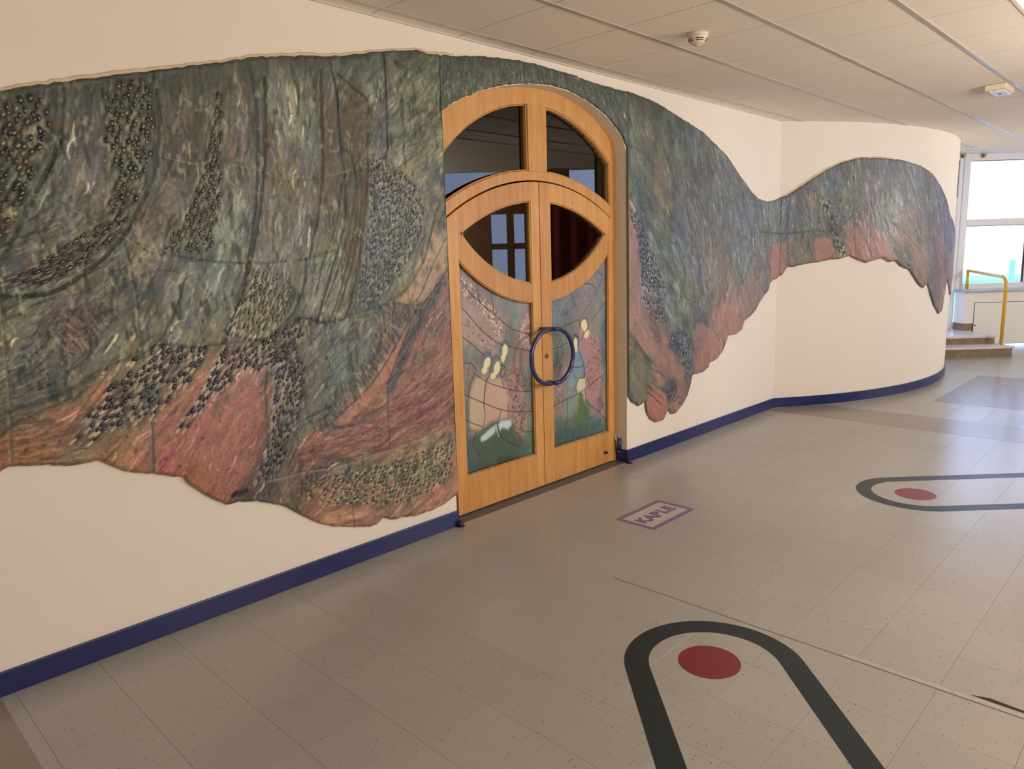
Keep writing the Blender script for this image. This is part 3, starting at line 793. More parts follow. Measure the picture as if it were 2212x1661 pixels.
# ================================================================== painter (pigment and relief on a wall raster)
class Paint:
    def __init__(s, a0, a1, b0, b1, res, P):
        s.a0, s.a1, s.b0, s.b1, s.res, s.P = a0, a1, b0, b1, res, P
        s.W = int((a1 - a0) / res) + 1; s.H = int((b1 - b0) / res) + 1
        s.col = np.zeros((s.H, s.W, 3), np.float32); s.hgt = np.zeros((s.H, s.W), np.float32)
        s.seam = np.zeros((s.H, s.W), bool)
        s.flow = None
    def pts(s, L):
        A = np.array(L, float)
        return s.P(A[:, 0], A[:, 1])
    def idw(s, P, V, k=40, p=3.0, soft=0.02, stretch=1.0):
        """inverse distance weighting on a coarse grid, upsampled"""
        st = k
        aa = np.arange(0, s.W + st, st) * s.res + s.a0; bb = np.arange(0, s.H + st, st) * s.res + s.b0
        A, B = np.meshgrid(aa, bb)
        d2 = (A[..., None] - P[:, 0]) ** 2 + (B[..., None] - P[:, 1]) ** 2 + soft ** 2
        w = d2 ** (-p)
        G = (w @ V) / w.sum(-1, keepdims=True)
        return s.upsample(G, st)
    def upsample(s, G, st):
        yi = np.arange(s.H) / st; xi = np.arange(s.W) / st
        y0 = yi.astype(int); x0 = xi.astype(int); fy = (yi - y0)[:, None, None]; fx = (xi - x0)[None, :, None]
        y1 = np.minimum(y0 + 1, G.shape[0] - 1); x1 = np.minimum(x0 + 1, G.shape[1] - 1)
        R = G[y0] * (1 - fy) + G[y1] * fy
        return (R[:, x0] * (1 - fx) + R[:, x1] * fx).astype(np.float32)
    def noise(s, scale_a, scale_b, seed):
        r = np.random.default_rng(seed)
        ga = int((s.a1 - s.a0) / scale_a) + 3; gb = int((s.b1 - s.b0) / scale_b) + 3
        G = r.random((gb, ga))
        ya = np.arange(s.H) * s.res / scale_b; xa = np.arange(s.W) * s.res / scale_a
        y0 = ya.astype(int); x0 = xa.astype(int)
        fy = ya - y0; fx = xa - x0
        fy = (fy * fy * (3 - 2 * fy))[:, None]; fx = (fx * fx * (3 - 2 * fx))[None, :]
        a = G[y0][:, x0]; b = G[y0][:, x0 + 1]; c = G[y0 + 1][:, x0]; d = G[y0 + 1][:, x0 + 1]
        return (a * (1 - fx) + b * fx) * (1 - fy) + (c * (1 - fx) + d * fx) * fy
    def ix(s, a, b): return (a - s.a0) / s.res, (b - s.b0) / s.res
    def win(s, amin, amax, bmin, bmax):
        x0 = max(int((amin - s.a0) / s.res), 0); x1 = min(int((amax - s.a0) / s.res) + 2, s.W)
        y0 = max(int((bmin - s.b0) / s.res), 0); y1 = min(int((bmax - s.b0) / s.res) + 2, s.H)
        if x1 <= x0 or y1 <= y0: return None
        A = (np.arange(x0, x1) * s.res + s.a0)[None, :]; B = (np.arange(y0, y1) * s.res + s.b0)[:, None]
        return (slice(y0, y1), slice(x0, x1)), A, B
    def stroke(s, a, b, th, L, w, col, alpha, dh=0.0, bend=0.0):
        r = L / 2 + w
        q = s.win(a - r, a + r, b - r, b + r)
        if q is None: return
        sl, A, B = q
        ca, sa = math.cos(th), math.sin(th)
        u = (A - a) * ca + (B - b) * sa; v = -(A - a) * sa + (B - b) * ca
        if bend: v = v - bend * u * u / L
        m = np.clip(1 - (2 * u / L) ** 2, 0, 1) * np.clip(1 - (2 * v / w) ** 2, 0, 1)
        m = (np.minimum(m * 1.8, 1) * alpha).astype(np.float32)
        if col is not None:
            c = s.col[sl]; c += m[..., None] * (np.asarray(col, np.float32) - c)
        if dh: s.hgt[sl] += m / max(alpha, 1e-6) * dh
    def line(s, L, w, col=None, alpha=0.9, dh=0.0, seam=False, side=None, smooth=True, ab=False):
        P = np.asarray(L, float) if ab else s.pts(L)
        if smooth and len(P) > 2: P = spline(P, 8)
        if seam:
            for p, q in zip(P[:-1], P[1:]):
                n = int(max(abs(q - p)) / (s.res * 0.5)) + 2
                for t in np.linspace(0, 1, n):
                    c = p + (q - p) * t; x, y = s.ix(*c); x, y = int(round(x)), int(round(y))
                    if 1 <= x < s.W - 1 and 1 <= y < s.H - 1: s.seam[y - 1:y + 2, x - 1:x + 2] = True
        r = w * 1.5
        q = s.win(P[:, 0].min() - r, P[:, 0].max() + r, P[:, 1].min() - r, P[:, 1].max() + r)
        if q is None: return
        # per segment accumulation of the nearest distance
        sl, A, B = q
        D = np.full((sl[0].stop - sl[0].start, sl[1].stop - sl[1].start), 9.0, np.float32)
        y00, x00 = sl[0].start, sl[1].start
        for p, e in zip(P[:-1], P[1:]):
            k = s.win(min(p[0], e[0]) - r, max(p[0], e[0]) + r, min(p[1], e[1]) - r, max(p[1], e[1]) + r)
            if k is None: continue
            s2, A2, B2 = k
            d = e - p; l2 = max(float(d @ d), 1e-9)
            t = np.clip(((A2 - p[0]) * d[0] + (B2 - p[1]) * d[1]) / l2, 0, 1)
            dd = np.sqrt((A2 - p[0] - t * d[0]) ** 2 + (B2 - p[1] - t * d[1]) ** 2)
            sub = D[s2[0].start - y00:s2[0].stop - y00, s2[1].start - x00:s2[1].stop - x00]
            np.minimum(sub, dd, out=sub)
        m = np.clip(1.5 - D / (w / 2), 0, 1)
        if col is not None:
            c = s.col[sl]; c += (m * alpha)[..., None] * (np.asarray(col, np.float32) - c)
        if dh: s.hgt[sl] += m * m * (3 - 2 * m) * dh
    def mask(s, L, soft=0.01, ab=False):
        P = np.asarray(L, float) if ab else s.pts(L)
        pad = soft * 2 + 0.01
        q = s.win(P[:, 0].min() - pad, P[:, 0].max() + pad, P[:, 1].min() - pad, P[:, 1].max() + pad)
        if q is None: return None
        sl, A, B = q
        ins = inside(P, A, B)
        m = ins.astype(np.float32)
        k = int(soft / s.res)
        if k > 0:
            for _ in range(2):
                for ax in (0, 1):
                    c = np.cumsum(np.concatenate([np.zeros_like(np.take(m, [0], ax)), m], ax), ax)
                    n = m.shape[ax]
                    lo = np.clip(np.arange(n) - k, 0, n); hi = np.clip(np.arange(n) + k + 1, 0, n)
                    m = (np.take(c, hi, ax) - np.take(c, lo, ax)) / (2 * k + 1)
        return sl, m.astype(np.float32)
    def fill(s, L, col, alpha=1.0, soft=0.01, dh=0.0, ab=False):
        q = s.mask(L, soft, ab)
        if q is None: return
        sl, m = q
        if col is not None:
            c = s.col[sl]; c += (m * alpha)[..., None] * (np.asarray(col, np.float32) - c)
        if dh: s.hgt[sl] += m * dh
    def ellipse(s, px, py, rx, ry, col, alpha=1.0, soft=0.004, rot=0.0):
        t = np.linspace(0, 2 * np.pi, 28, endpoint=False)
        x = rx * np.cos(t); y = ry * np.sin(t)
        L = np.stack([px + x * math.cos(rot) - y * math.sin(rot), py + x * math.sin(rot) + y * math.cos(rot)], -1)
        s.fill(L, col, alpha, soft)
    def sample(s, arr, a, b):
        x = np.clip((a - s.a0) / s.res, 0, s.W - 1.001); y = np.clip((b - s.b0) / s.res, 0, s.H - 1.001)
        x0 = x.astype(int); y0 = y.astype(int); fx = x - x0; fy = y - y0
        if arr.ndim == 3: fx = fx[..., None]; fy = fy[..., None]
        return (arr[y0, x0] * (1 - fx) + arr[y0, x0 + 1] * fx) * (1 - fy) + (arr[y0 + 1, x0] * (1 - fx) + arr[y0 + 1, x0 + 1] * fx) * fy
    def at(s, arr, a, b):
        x = min(max(int((a - s.a0) / s.res), 0), s.W - 1); y = min(max(int((b - s.b0) / s.res), 0), s.H - 1)
        return arr[y, x]
    def labels(s, dom, step, min_cells):
        """split the domain along the seams into numbered pieces (flood fill on a coarser raster)"""
        h, w = s.H // step, s.W // step
        sm = s.seam[:h * step, :w * step].reshape(h, step, w, step).any((1, 3))
        dm = dom[:h * step:step, :w * step:step][:h, :w]
        free = dm & ~sm
        lab = np.zeros((h, w), np.int32); n = 0; sizes = {}
        todo = free.copy()
        ys, xs = np.nonzero(free)
        for y0, x0 in zip(ys, xs):
            if not todo[y0, x0]: continue
            n += 1; c = 0
            dq = deque([(y0, x0)]); todo[y0, x0] = False
            while dq:
                y, x = dq.popleft(); lab[y, x] = n; c += 1
                if y > 0 and todo[y - 1, x]: todo[y - 1, x] = False; dq.append((y - 1, x))
                if y < h - 1 and todo[y + 1, x]: todo[y + 1, x] = False; dq.append((y + 1, x))
                if x > 0 and todo[y, x - 1]: todo[y, x - 1] = False; dq.append((y, x - 1))
                if x < w - 1 and todo[y, x + 1]: todo[y, x + 1] = False; dq.append((y, x + 1))
            sizes[n] = c
        small = [k for k, c in sizes.items() if c < min_cells]
        lab[np.isin(lab, small)] = 0
        for _ in range(400):
            z = (lab == 0)
            if not z.any(): break
            new = lab.copy()
            for dy, dx in ((0, 1), (0, -1), (1, 0), (-1, 0)):
                sh = np.roll(np.roll(lab, dy, 0), dx, 1)
                if dy == 1: sh[0] = 0
                if dy == -1: sh[-1] = 0
                if dx == 1: sh[:, 0] = 0
                if dx == -1: sh[:, -1] = 0
                upd = (new == 0) & (sh > 0)
                new[upd] = sh[upd]
            if (new == lab).all(): break
            lab = new
        return lab

def spline(P, n):
    P = np.asarray(P, float)
    Q = np.vstack([2 * P[0] - P[1], P, 2 * P[-1] - P[-2]])
    t = np.linspace(0, 1, n, endpoint=False)[:, None]
    out = []
    for i in range(1, len(Q) - 2):
        p0, p1, p2, p3 = Q[i - 1], Q[i], Q[i + 1], Q[i + 2]
        out.append(0.5 * (2 * p1 + (p2 - p0) * t + (2 * p0 - 5 * p1 + 4 * p2 - p3) * t ** 2 + (3 * p1 - p0 - 3 * p2 + p3) * t ** 3))
    out.append(P[-1:])
    return np.vstack(out)

def inside(P, A, B):
    A = np.broadcast_to(A, np.broadcast(A, B).shape); B = np.broadcast_to(B, A.shape)
    c = np.zeros(A.shape, bool)
    n = len(P)
    for i in range(n):
        x0, y0 = P[i]; x1, y1 = P[(i + 1) % n]
        if y0 == y1: continue
        k = ((y0 > B) != (y1 > B)) & (A < (x1 - x0) * (B - y0) / (y1 - y0) + x0)
        c ^= k
    return c

def parse(txt):
    X, V = [], []
    for ln in txt.strip().splitlines():
        y, rest = ln.split(':')
        for t in rest.split('|'):
            q = list(map(float, t.split()))
            if len(q) == 4: X.append((q[0], float(y))); V.append(q[1:])
    return np.array(X), np.array(V)

def grid_mesh(name, V, C, face_lab, mat, parent, min_faces=4):
    """V (n,m,3) vertices, C colours, one mesh per label of the cells"""
    n, m = V.shape[:2]
    idx = np.arange(n * m).reshape(n, m)
    quads = np.stack([idx[:-1, :-1], idx[1:, :-1], idx[1:, 1:], idx[:-1, 1:]], -1).reshape(-1, 4)
    fl = face_lab.reshape(-1)
    Vf = V.reshape(-1, 3).astype(np.float32); Cf = C.reshape(-1, 3).astype(np.float32)
    out = {}
    off = -np.array(world_loc(parent), np.float32) if parent is not None else np.zeros(3, np.float32)
    for k in np.unique(fl):
        if k <= 0: continue
        q = quads[fl == k]
        if len(q) < min_faces: continue
        used, inv = np.unique(q, return_inverse=True)
        me = bpy.data.meshes.new(name)
        me.vertices.add(len(used)); me.vertices.foreach_set('co', (Vf[used] + off).ravel())
        me.loops.add(q.size); me.loops.foreach_set('vertex_index', inv.reshape(-1).astype(np.int32))
        me.polygons.add(len(q)); me.polygons.foreach_set('loop_start', np.arange(0, q.size, 4, dtype=np.int32))
        me.update(calc_edges=True)
        at = me.color_attributes.new('pigment', 'FLOAT_COLOR', 'POINT')
        at.data.foreach_set('color', np.concatenate([Cf[used], np.ones((len(used), 1), np.float32)], 1).ravel())
        me.materials.append(mat)
        me.shade_smooth()
        o = link(name, me, parent)
        out[int(k)] = o
    return out

def drops(name, items, mat, parent, surf):
    """many little glazed drops: items (a, b, angle, len, wid, height, colour); surf maps (a,b,off)->xyz"""
    N = 8
    rings = [(1.0, 0.0), (0.78, 0.62), (0.38, 0.94)]
    v, f, c = [], [], []
    off0 = world_loc(parent)
    for (a, b, th, L, w, h, col, o0) in items:
        b0 = len(v)
        ca, sa = math.cos(th), math.sin(th)
        for rr, hh in rings:
            for k in range(N):
                t = 2 * math.pi * k / N
                x = math.cos(t); y = math.sin(t) * (1 - 0.35 * x)
                du, dv = x * L / 2 * rr, y * w / 2 * rr
                v.append(surf(a + du * ca - dv * sa, b + du * sa + dv * ca, o0 + h * hh - (0.004 if hh == 0 else 0)))
                c.append(col)
        v.append(surf(a, b, o0 + h)); c.append(col)
        for i in range(2):
            for k in range(N):
                k2 = (k + 1) % N
                f.append((b0 + i * N + k, b0 + i * N + k2, b0 + (i + 1) * N + k2, b0 + (i + 1) * N + k))
        for k in range(N): f.append((b0 + 2 * N + k, b0 + 2 * N + (k + 1) % N, b0 + 3 * N))
    me = bpy.data.meshes.new(name)
    me.from_pydata([tuple(np.array(q) - np.array(off0)) for q in v], [], f); me.update()
    at = me.color_attributes.new('pigment', 'FLOAT_COLOR', 'POINT')
    at.data.foreach_set('color', np.concatenate([np.array(c, np.float32), np.ones((len(c), 1), np.float32)], 1).ravel())
    me.materials.append(mat); me.shade_smooth()
    o = link(name, me, parent)
    o['kind'] = 'stuff'
    return o

# ================================================================== the mural
MUR = Paint(-0.10, 11.45, 0.05, 2.86, 0.004, P_wall)
SAMPLES = """
200: 0 55 55 40|60 52 54 38|130 62 62 45|180 66 66 50|250 68 70 52|300 60 66 50|340 70 72 54|400 78 76 58|450 72 72 56|510 86 88 72|545 78 80 70|580 104 108 90|620 118 118 98|660 108 112 94|700 112 92 78|730 86 74 52|760 78 66 44|800 104 106 88|830 98 102 90|870 98 102 86|910 108 110 86|940 88 96 74
140: 510 66 70 58|545 62 72 66|580 86 88 68|620 88 92 78|660 84 88 78|690 100 90 70|712 72 82 74|740 96 104 82|780 108 112 92|820 108 110 92|860 92 100 72|900 90 102 74|938 100 104 76
260: 0 72 56 42|60 80 64 46|120 66 62 46|180 92 84 66|230 80 76 58|280 75 80 60|320 90 95 72|380 92 82 66|430 88 82 66|470 92 90 68|510 90 88 84|545 72 80 70|560 70 68 54|590 120 118 96|630 122 122 100|680 112 118 100|700 86 72 50|730 90 82 60|760 72 64 44|790 76 76 58|810 96 98 90|850 104 108 86|890 120 116 92|930 104 108 84
320: 0 52 50 38|50 78 76 50|80 92 94 66|120 84 86 62|150 104 96 80|190 92 84 78|240 72 76 56|290 98 102 80|330 90 92 76|370 88 76 70|420 92 82 72|460 74 78 62|500 104 90 62|520 102 94 88|550 76 78 64|590 96 84 64|630 112 108 92|680 98 104 96|700 80 72 56|740 74 66 44|780 78 70 46|800 92 94 90|830 110 106 92|880 128 116 92|930 118 118 92
380: 0 60 62 46|60 82 84 62|100 110 104 82|140 100 96 86|190 88 84 82|230 86 88 72|280 92 98 76|320 88 84 74|370 96 86 80|420 80 78 66|450 86 88 70|500 104 98 94|545 92 88 72|570 98 88 70|620 104 92 70|670 100 98 88|700 84 80 60|740 72 68 50|780 70 66 48|810 96 96 90|850 98 96 70|890 112 104 76|930 116 112 86
440: 0 76 70 60|40 82 82 60|80 88 86 76|130 98 92 80|180 96 90 82|230 84 76 58|270 82 84 62|310 100 92 82|350 110 98 84|400 96 90 78|440 84 80 60|480 96 98 84|515 104 106 90|540 90 92 72|580 108 106 92|620 104 98 78|660 100 94 86|700 96 98 74|740 90 90 66|770 74 70 50|810 94 96 88|860 96 96 80|900 100 98 80|940 112 106 82
500: 0 58 52 40|30 84 84 66|70 80 76 66|110 86 80 68|150 122 114 90|190 84 76 62|230 72 70 50|260 90 92 68|300 98 88 78|340 84 80 76|390 90 88 64|430 86 86 62|470 108 112 94|510 104 112 98|540 96 100 88|580 98 92 78|620 102 96 84|670 98 98 88|700 92 94 72|740 92 92 66|775 80 80 62|800 84 88 82|850 88 92 76|900 92 92 78|935 118 106 86
560: 0 62 58 50|40 88 80 70|80 100 88 78|120 74 70 58|160 72 70 54|190 88 88 66|240 92 90 76|290 122 112 88|340 96 90 84|380 104 108 90|430 110 116 100|470 112 122 104|510 108 114 100|550 98 100 92|600 108 104 90|640 98 96 90|680 112 114 94|720 98 100 74|760 86 86 64|800 84 88 84|850 84 92 76|900 96 98 76|945 132 116 96
615: 0 40 38 40|30 92 86 78|70 96 90 80|130 94 98 76|180 110 112 88|230 128 120 94|270 120 110 86|310 96 90 84|350 98 92 84|400 108 112 98|450 112 112 98|500 98 102 92|540 100 96 76|590 112 104 86|630 100 100 84|670 128 126 104|700 118 120 100|740 104 106 80|770 74 78 60|800 84 84 76|850 86 92 72|890 110 108 84|930 152 128 102|960 140 114 92
660: 0 70 72 58|40 104 112 92|90 112 112 88|140 100 104 80|190 110 106 80|240 120 110 90|290 92 84 74|330 100 92 86|370 112 112 96|420 110 112 100|470 104 108 98|520 108 106 88|540 100 96 70|590 104 96 74|620 94 94 76|650 104 106 86|700 116 116 100|740 92 92 66|770 80 84 78|810 96 98 90|840 112 108 86|880 112 100 84|920 96 86 78|960 120 98 84
720: 0 88 84 70|40 122 118 94|80 120 114 90|120 100 96 80|160 88 78 74|200 98 88 76|240 108 104 82|280 112 112 86|320 118 112 90|370 106 112 94|420 118 116 90|460 112 104 80|510 108 104 76|545 112 104 84|590 100 96 70|630 86 80 76|660 110 104 86|700 120 116 98|740 112 118 106|780 112 120 108|820 106 98 80|850 120 104 82|890 150 110 86|930 100 88 80|970 140 98 84
780: 0 84 82 64|40 116 114 84|80 112 108 84|120 88 84 74|160 86 80 74|200 104 100 76|240 112 112 86|280 130 104 76|310 104 88 70|350 100 86 74|400 92 80 62|430 120 104 78|470 150 112 92|510 96 82 74|545 110 90 84|590 88 78 76|640 90 84 80|680 124 114 92|720 116 112 96|760 100 106 100|800 92 88 80|840 112 96 76|870 158 112 90|910 108 88 76|950 132 92 80
840: 0 96 90 72|30 108 102 76|80 80 78 68|130 104 100 78|170 120 98 76|210 150 108 82|240 112 90 70|280 84 72 60|320 96 86 68|360 100 86 70|410 148 106 88|450 150 104 88|490 110 88 80|530 164 128 108|570 124 98 86|610 88 78 76|650 100 92 84|690 112 108 92|730 92 98 96|770 88 82 74|800 150 108 88|840 140 100 82|880 138 92 78|930 128 84 74|970 132 88 78
900: 0 70 64 54|30 84 78 64|60 110 90 66|110 158 112 80|160 146 104 78|200 98 82 66|240 112 96 80|280 110 94 78|310 120 96 78|350 152 104 88|400 142 96 84|450 158 108 92|500 156 104 90|540 165 125 110|580 116 92 82|620 88 80 76|660 108 100 84|700 96 88 74|730 120 96 76|780 112 84 72|830 128 90 78|880 124 82 72|930 130 86 78|970 136 90 78
960: 0 140 92 60|40 152 102 70|90 138 96 70|120 110 86 62|160 110 92 72|210 130 102 78|260 142 104 74|310 142 104 80|350 146 98 80|400 158 104 88|450 150 94 80|500 152 98 84|550 136 94 82|590 92 80 74|630 104 94 80|680 136 100 80|730 120 84 72|780 124 88 78|830 120 82 74|880 136 104 82|930 146 124 92|960 138 120 92
1015: 0 132 84 54|200 134 96 66|300 140 98 74|360 140 86 72|420 134 88 68|480 148 92 78|530 132 86 74|550 112 82 74|580 80 72 68|620 120 94 76|680 92 82 74|730 110 94 78|780 122 106 80|840 134 114 84|890 122 108 78|940 128 110 78|970 152 108 88
1070: 450 128 84 66|500 152 92 78|525 80 68 66|560 96 82 72|600 112 90 76|640 112 90 72|690 140 102 80|740 132 104 82|790 138 106 84|840 140 110 86|890 142 110 88|940 160 112 94
1120: 680 160 112 88|740 156 112 88|790 150 112 92|840 150 116 98
150: 960 84 80 80|1000 78 84 66|1060 82 84 70|1150 74 84 66
175: 1010 64 84 62|1100 66 84 62|1180 72 80 66|1230 84 90 78
205: 960 62 76 58|1270 80 88 78|1300 72 82 74
235: 1330 74 82 80|1360 100 104 84|1390 98 94 76|1420 72 80 66
282: 1345 76 88 76|1362 100 112 90|1390 108 100 82|1420 96 96 80|1450 84 94 84|1490 84 92 92
340: 1362 96 110 96|1400 90 92 76|1430 104 104 82|1460 104 108 88|1500 88 90 88|1530 98 96 84|1560 92 98 94
400: 1362 100 106 84|1385 84 100 94|1420 120 104 84|1450 100 104 92|1480 98 96 92|1520 88 84 82|1560 94 98 98|1590 92 98 96
450: 1362 128 114 96|1380 96 104 98|1410 96 98 84|1440 108 102 76|1460 96 100 102|1490 112 114 104|1520 96 96 98|1560 96 100 104|1600 90 96 106|1630 92 100 108
500: 1362 140 108 96|1385 80 82 90|1410 104 112 104|1430 92 98 88|1470 92 96 108|1500 104 98 94|1540 104 100 90|1590 104 108 108|1630 90 98 106|1660 100 108 100|1690 86 92 104
545: 1362 144 110 100|1385 88 90 100|1410 108 118 110|1450 104 114 112|1500 112 116 114|1550 112 100 86|1600 104 116 114|1640 112 104 104|1680 130 104 92
580: 1362 150 118 106|1385 92 94 100|1405 104 106 104|1430 104 112 98|1470 108 114 106|1500 112 116 118|1550 120 110 100|1600 112 116 112|1650 116 104 104|1690 150 108 98
640: 1362 150 120 106|1400 112 104 104|1440 104 108 110|1480 108 118 104|1520 120 112 108|1550 132 112 100|1590 136 110 96|1630 126 104 100
690: 1362 152 120 102|1390 140 108 100|1420 116 104 96|1450 120 122 116|1480 112 116 104|1510 104 98 98|1550 150 116 98|1600 146 112 98
740: 1362 124 112 92|1390 150 118 104|1430 140 106 98|1460 88 94 110|1490 98 98 102|1520 140 106 96|1560 150 112 98
790: 1362 104 100 80|1390 128 116 94|1430 140 108 96|1460 146 112 100|1485 100 100 100|1510 128 108 92
840: 1365 112 108 88|1390 140 120 96|1420 136 112 94|1450 96 92 94|1475 130 106 98
890: 1400 150 112 94|1430 140 106 94|1455 146 110 98
370: 1800 100 104 104|1840 116 112 92|1880 98 96 98|1920 92 90 98|1960 90 92 96|2000 92 92 98|2028 92 92 110
420: 1720 84 86 88|1760 112 104 84|1790 104 112 104|1830 112 116 96|1870 112 104 106|1890 118 106 102|1920 96 100 92|1960 96 98 104|2000 96 98 98|2030 98 98 122
470: 1640 92 100 104|1670 96 106 96|1700 90 96 104|1730 100 98 104|1770 104 100 96|1800 88 86 84|1840 112 104 100|1880 120 98 92|1900 92 98 88|1930 108 104 98|1970 128 108 98|2010 104 98 100|2040 112 104 130
510: 1640 100 100 100|1680 96 104 100|1720 104 100 86|1760 92 96 90|1800 80 84 80|1840 136 108 96|1880 140 106 96|1920 128 104 96|1950 140 108 98|1990 112 98 98|2020 120 100 104|2045 110 106 130
545: 1690 140 106 96|1720 116 106 94|1770 140 106 92|1810 146 110 92|1850 150 110 98|1890 146 110 98|1930 128 106 92|1960 110 100 90|1980 136 104 96|2010 116 100 104|2035 128 104 110
590: 1680 150 112 104|1980 104 96 88|2000 128 112 96|2020 104 92 100|2040 128 100 104
640: 2020 108 96 98|2030 140 108 92
670: 2028 138 104 86
"""
_X, _V = parse(SAMPLES)
_AB = MUR.P(_X[:, 0], _X[:, 1])
MUR.col = MUR.idw(_AB, _V, k=6, p=2.6, soft=0.012)
_m = MUR.idw(_AB, _V, k=40, p=1.0, soft=0.25)
MUR.col = np.clip(_m + 1.2 * (MUR.col - _m), 20, 200).astype(np.float32)
MUR.base = MUR.col.copy()
# flow of the feathers: photo point and direction in the photo
FLOW = [(60, 250, -.1, 1), (110, 380, -.35, 1), (30, 560, -.9, .5), (200, 300, 0, 1), (300, 300, -.05, 1), (290, 430, -.4, 1), (190, 570, -.9, .6), (60, 620, -1, .3), (420, 250, 0, 1), (450, 450, -.2, 1), (400, 560, -.4, 1),
        (60, 720, -.7, .7), (150, 720, -.6, .8), (250, 720, -.6, .8), (350, 680, -.3, 1), (80, 870, -1, .4), (180, 880, -.8, .6), (280, 860, -.6, .75), (400, 840, -.6, .7), (60, 980, -1, .1), (350, 980, -.6, .8), (470, 960, -.4, .9),
        (560, 250, 0, 1), (620, 300, .02, 1), (620, 480, -.08, 1), (700, 300, .05, 1), (750, 450, -.08, 1), (720, 620, -.35, 1), (590, 650, -.35, 1), (560, 760, -.5, .85), (640, 780, -.4, .9), (600, 900, -.4, .9), (620, 1000, -.4, .9),
        (780, 150, -.5, .8), (880, 180, -.6, .8), (900, 280, -.75, .6), (860, 400, -.6, .75), (900, 500, -.35, .9), (830, 600, -.4, .9), (780, 720, -.55, .85), (720, 800, -.65, .8), (680, 880, -.6, .8),
        (930, 600, -.5, .8), (920, 720, -.5, .85), (950, 780, -.55, .8), (900, 860, -.85, .5), (820, 900, -.9, .35), (750, 960, -1, .15), (900, 950, -.9, .4), (950, 1000, -.6, .8), (850, 1040, -.6, .8), (700, 1060, -.7, .6), (760, 1110, -1, .1),
        (1000, 170, 0, 1), (1150, 160, .1, 1), (1280, 200, .3, 1), (1390, 260, .3, 1), (1450, 320, .2, 1), (1530, 380, .25, 1), (1390, 460, .5, 1), (1440, 540, .45, 1), (1500, 500, .2, 1), (1600, 470, .35, 1), (1420, 650, .5, 1), (1380, 620, .2, 1), (1500, 640, .25, 1),
        (1560, 620, -.1, 1), (1620, 580, -.1, 1), (1400, 760, .7, .75), (1460, 760, .5, .9), (1380, 850, .4, .9), (1430, 850, .6, .8), (1530, 720, .1, 1), (1680, 500, 0, 1), (1740, 460, .1, 1), (1820, 400, .15, 1), (1800, 520, .4, .9), (1900, 430, .2, 1),
        (1900, 530, .45, 1), (1980, 450, .3, 1), (1990, 560, .4, 1), (2030, 560, .15, 1)]
FL = np.array(FLOW)
_p0 = MUR.P(FL[:, 0], FL[:, 1]); _p1 = MUR.P(FL[:, 0] + FL[:, 2] * 4, FL[:, 1] + FL[:, 3] * 4)
_dv = _p1 - _p0; _dv /= np.linalg.norm(_dv, axis=1, keepdims=True)
MUR.flow = MUR.idw(_p0, _dv, k=16, p=1.6, soft=0.05)
def fang(a, b):
    d = MUR.at(MUR.flow, a, b); return math.atan2(d[1], d[0])

# broad mottling, then many brush strokes along the flow
TOPP = [(-60, 208), (0, 196), (80, 183), (160, 172), (240, 163), (330, 152), (430, 139), (500, 131), (540, 123), (640, 120), (700, 121), (740, 120), (800, 113), (850, 109), (900, 109), (930, 116), (990, 121), (1050, 122), (1100, 127), (1150, 136), (1200, 150), (1240, 162), (1280, 178), (1330, 192), (1370, 201), (1420, 222), (1465, 250), (1520, 285), (1570, 335), (1600, 380), (1625, 415), (1640, 430), (1660, 436), (1682, 430), (1700, 422), (1740, 396), (1780, 370), (1820, 350), (1860, 341), (1900, 341), (1950, 346), (1990, 358), (2015, 375), (2030, 397), (2045, 430), (2052, 462)]
BOTL = [(-60, 1040), (0, 1020), (20, 1008), (60, 1007), (100, 1003), (150, 1007), (190, 1000), (215, 994), (240, 1005), (270, 1016), (300, 1022), (330, 1022), (370, 1028), (398, 1030), (405, 1042), (430, 1060), (460, 1077), (490, 1090), (520, 1084), (560, 1083), (590, 1088), (620, 1094), (650, 1112), (690, 1130), (720, 1137), (760, 1138), (800, 1138), (815, 1132), (830, 1118), (850, 1123), (870, 1116), (900, 1114), (930, 1104), (960, 1090), (984, 1070)]
BOTR = [(1354, 850), (1365, 868), (1380, 877), (1390, 871), (1394, 866), (1397, 890), (1405, 905), (1418, 912), (1432, 908), (1440, 893), (1444, 884), (1450, 895), (1460, 893), (1475, 875), (1485, 855), (1492, 830), (1496, 810), (1520, 803), (1530, 795), (1532, 785), (1550, 775), (1562, 758), (1570, 735), (1572, 725), (1590, 722), (1602, 713), (1606, 695), (1620, 685), (1632, 672), (1640, 655), (1650, 640), (1660, 628), (1663, 612), (1670, 605), (1678, 602), (1690, 594), (1700, 578), (1715, 576), (1740, 570), (1770, 566), (1790, 561), (1810, 560), (1835, 553), (1850, 560), (1870, 568), (1890, 562), (1905, 557), (1920, 566), (1935, 563), (1945, 575), (1965, 583), (1975, 600), (1985, 615), (1995, 622), (2004, 612), (2010, 635), (2018, 660), (2028, 678), (2034, 672), (2037, 655), (2041, 630), (2046, 600)]
def mono(L, P, extra=None):
    A = P(np.array(L, float)[:, 0], np.array(L, float)[:, 1])
    if extra is not None: A = np.vstack([A, extra])
    o = np.argsort(A[:, 0], kind='stable'); A = A[o]
    keep = np.concatenate([[True], np.diff(A[:, 0]) > 1e-4])
    return A[keep]
TOPC = mono(TOPP, P_wall, [(10.9, 1.78), (11.15, 1.62), (11.4, 1.5)])
BOTC_L = mono(BOTL, P_wall)
BOTC_R = mono(BOTR, P_wall, [(10.75, 1.02), (10.95, 1.2), (11.15, 1.35), (11.4, 1.48)])
U_END = 11.3
jit = np.random.default_rng(3).normal(0, 1, 4000)
def wob(u, amp, f): return amp * np.interp(np.asarray(u) * f % 3999, np.arange(4000), jit)
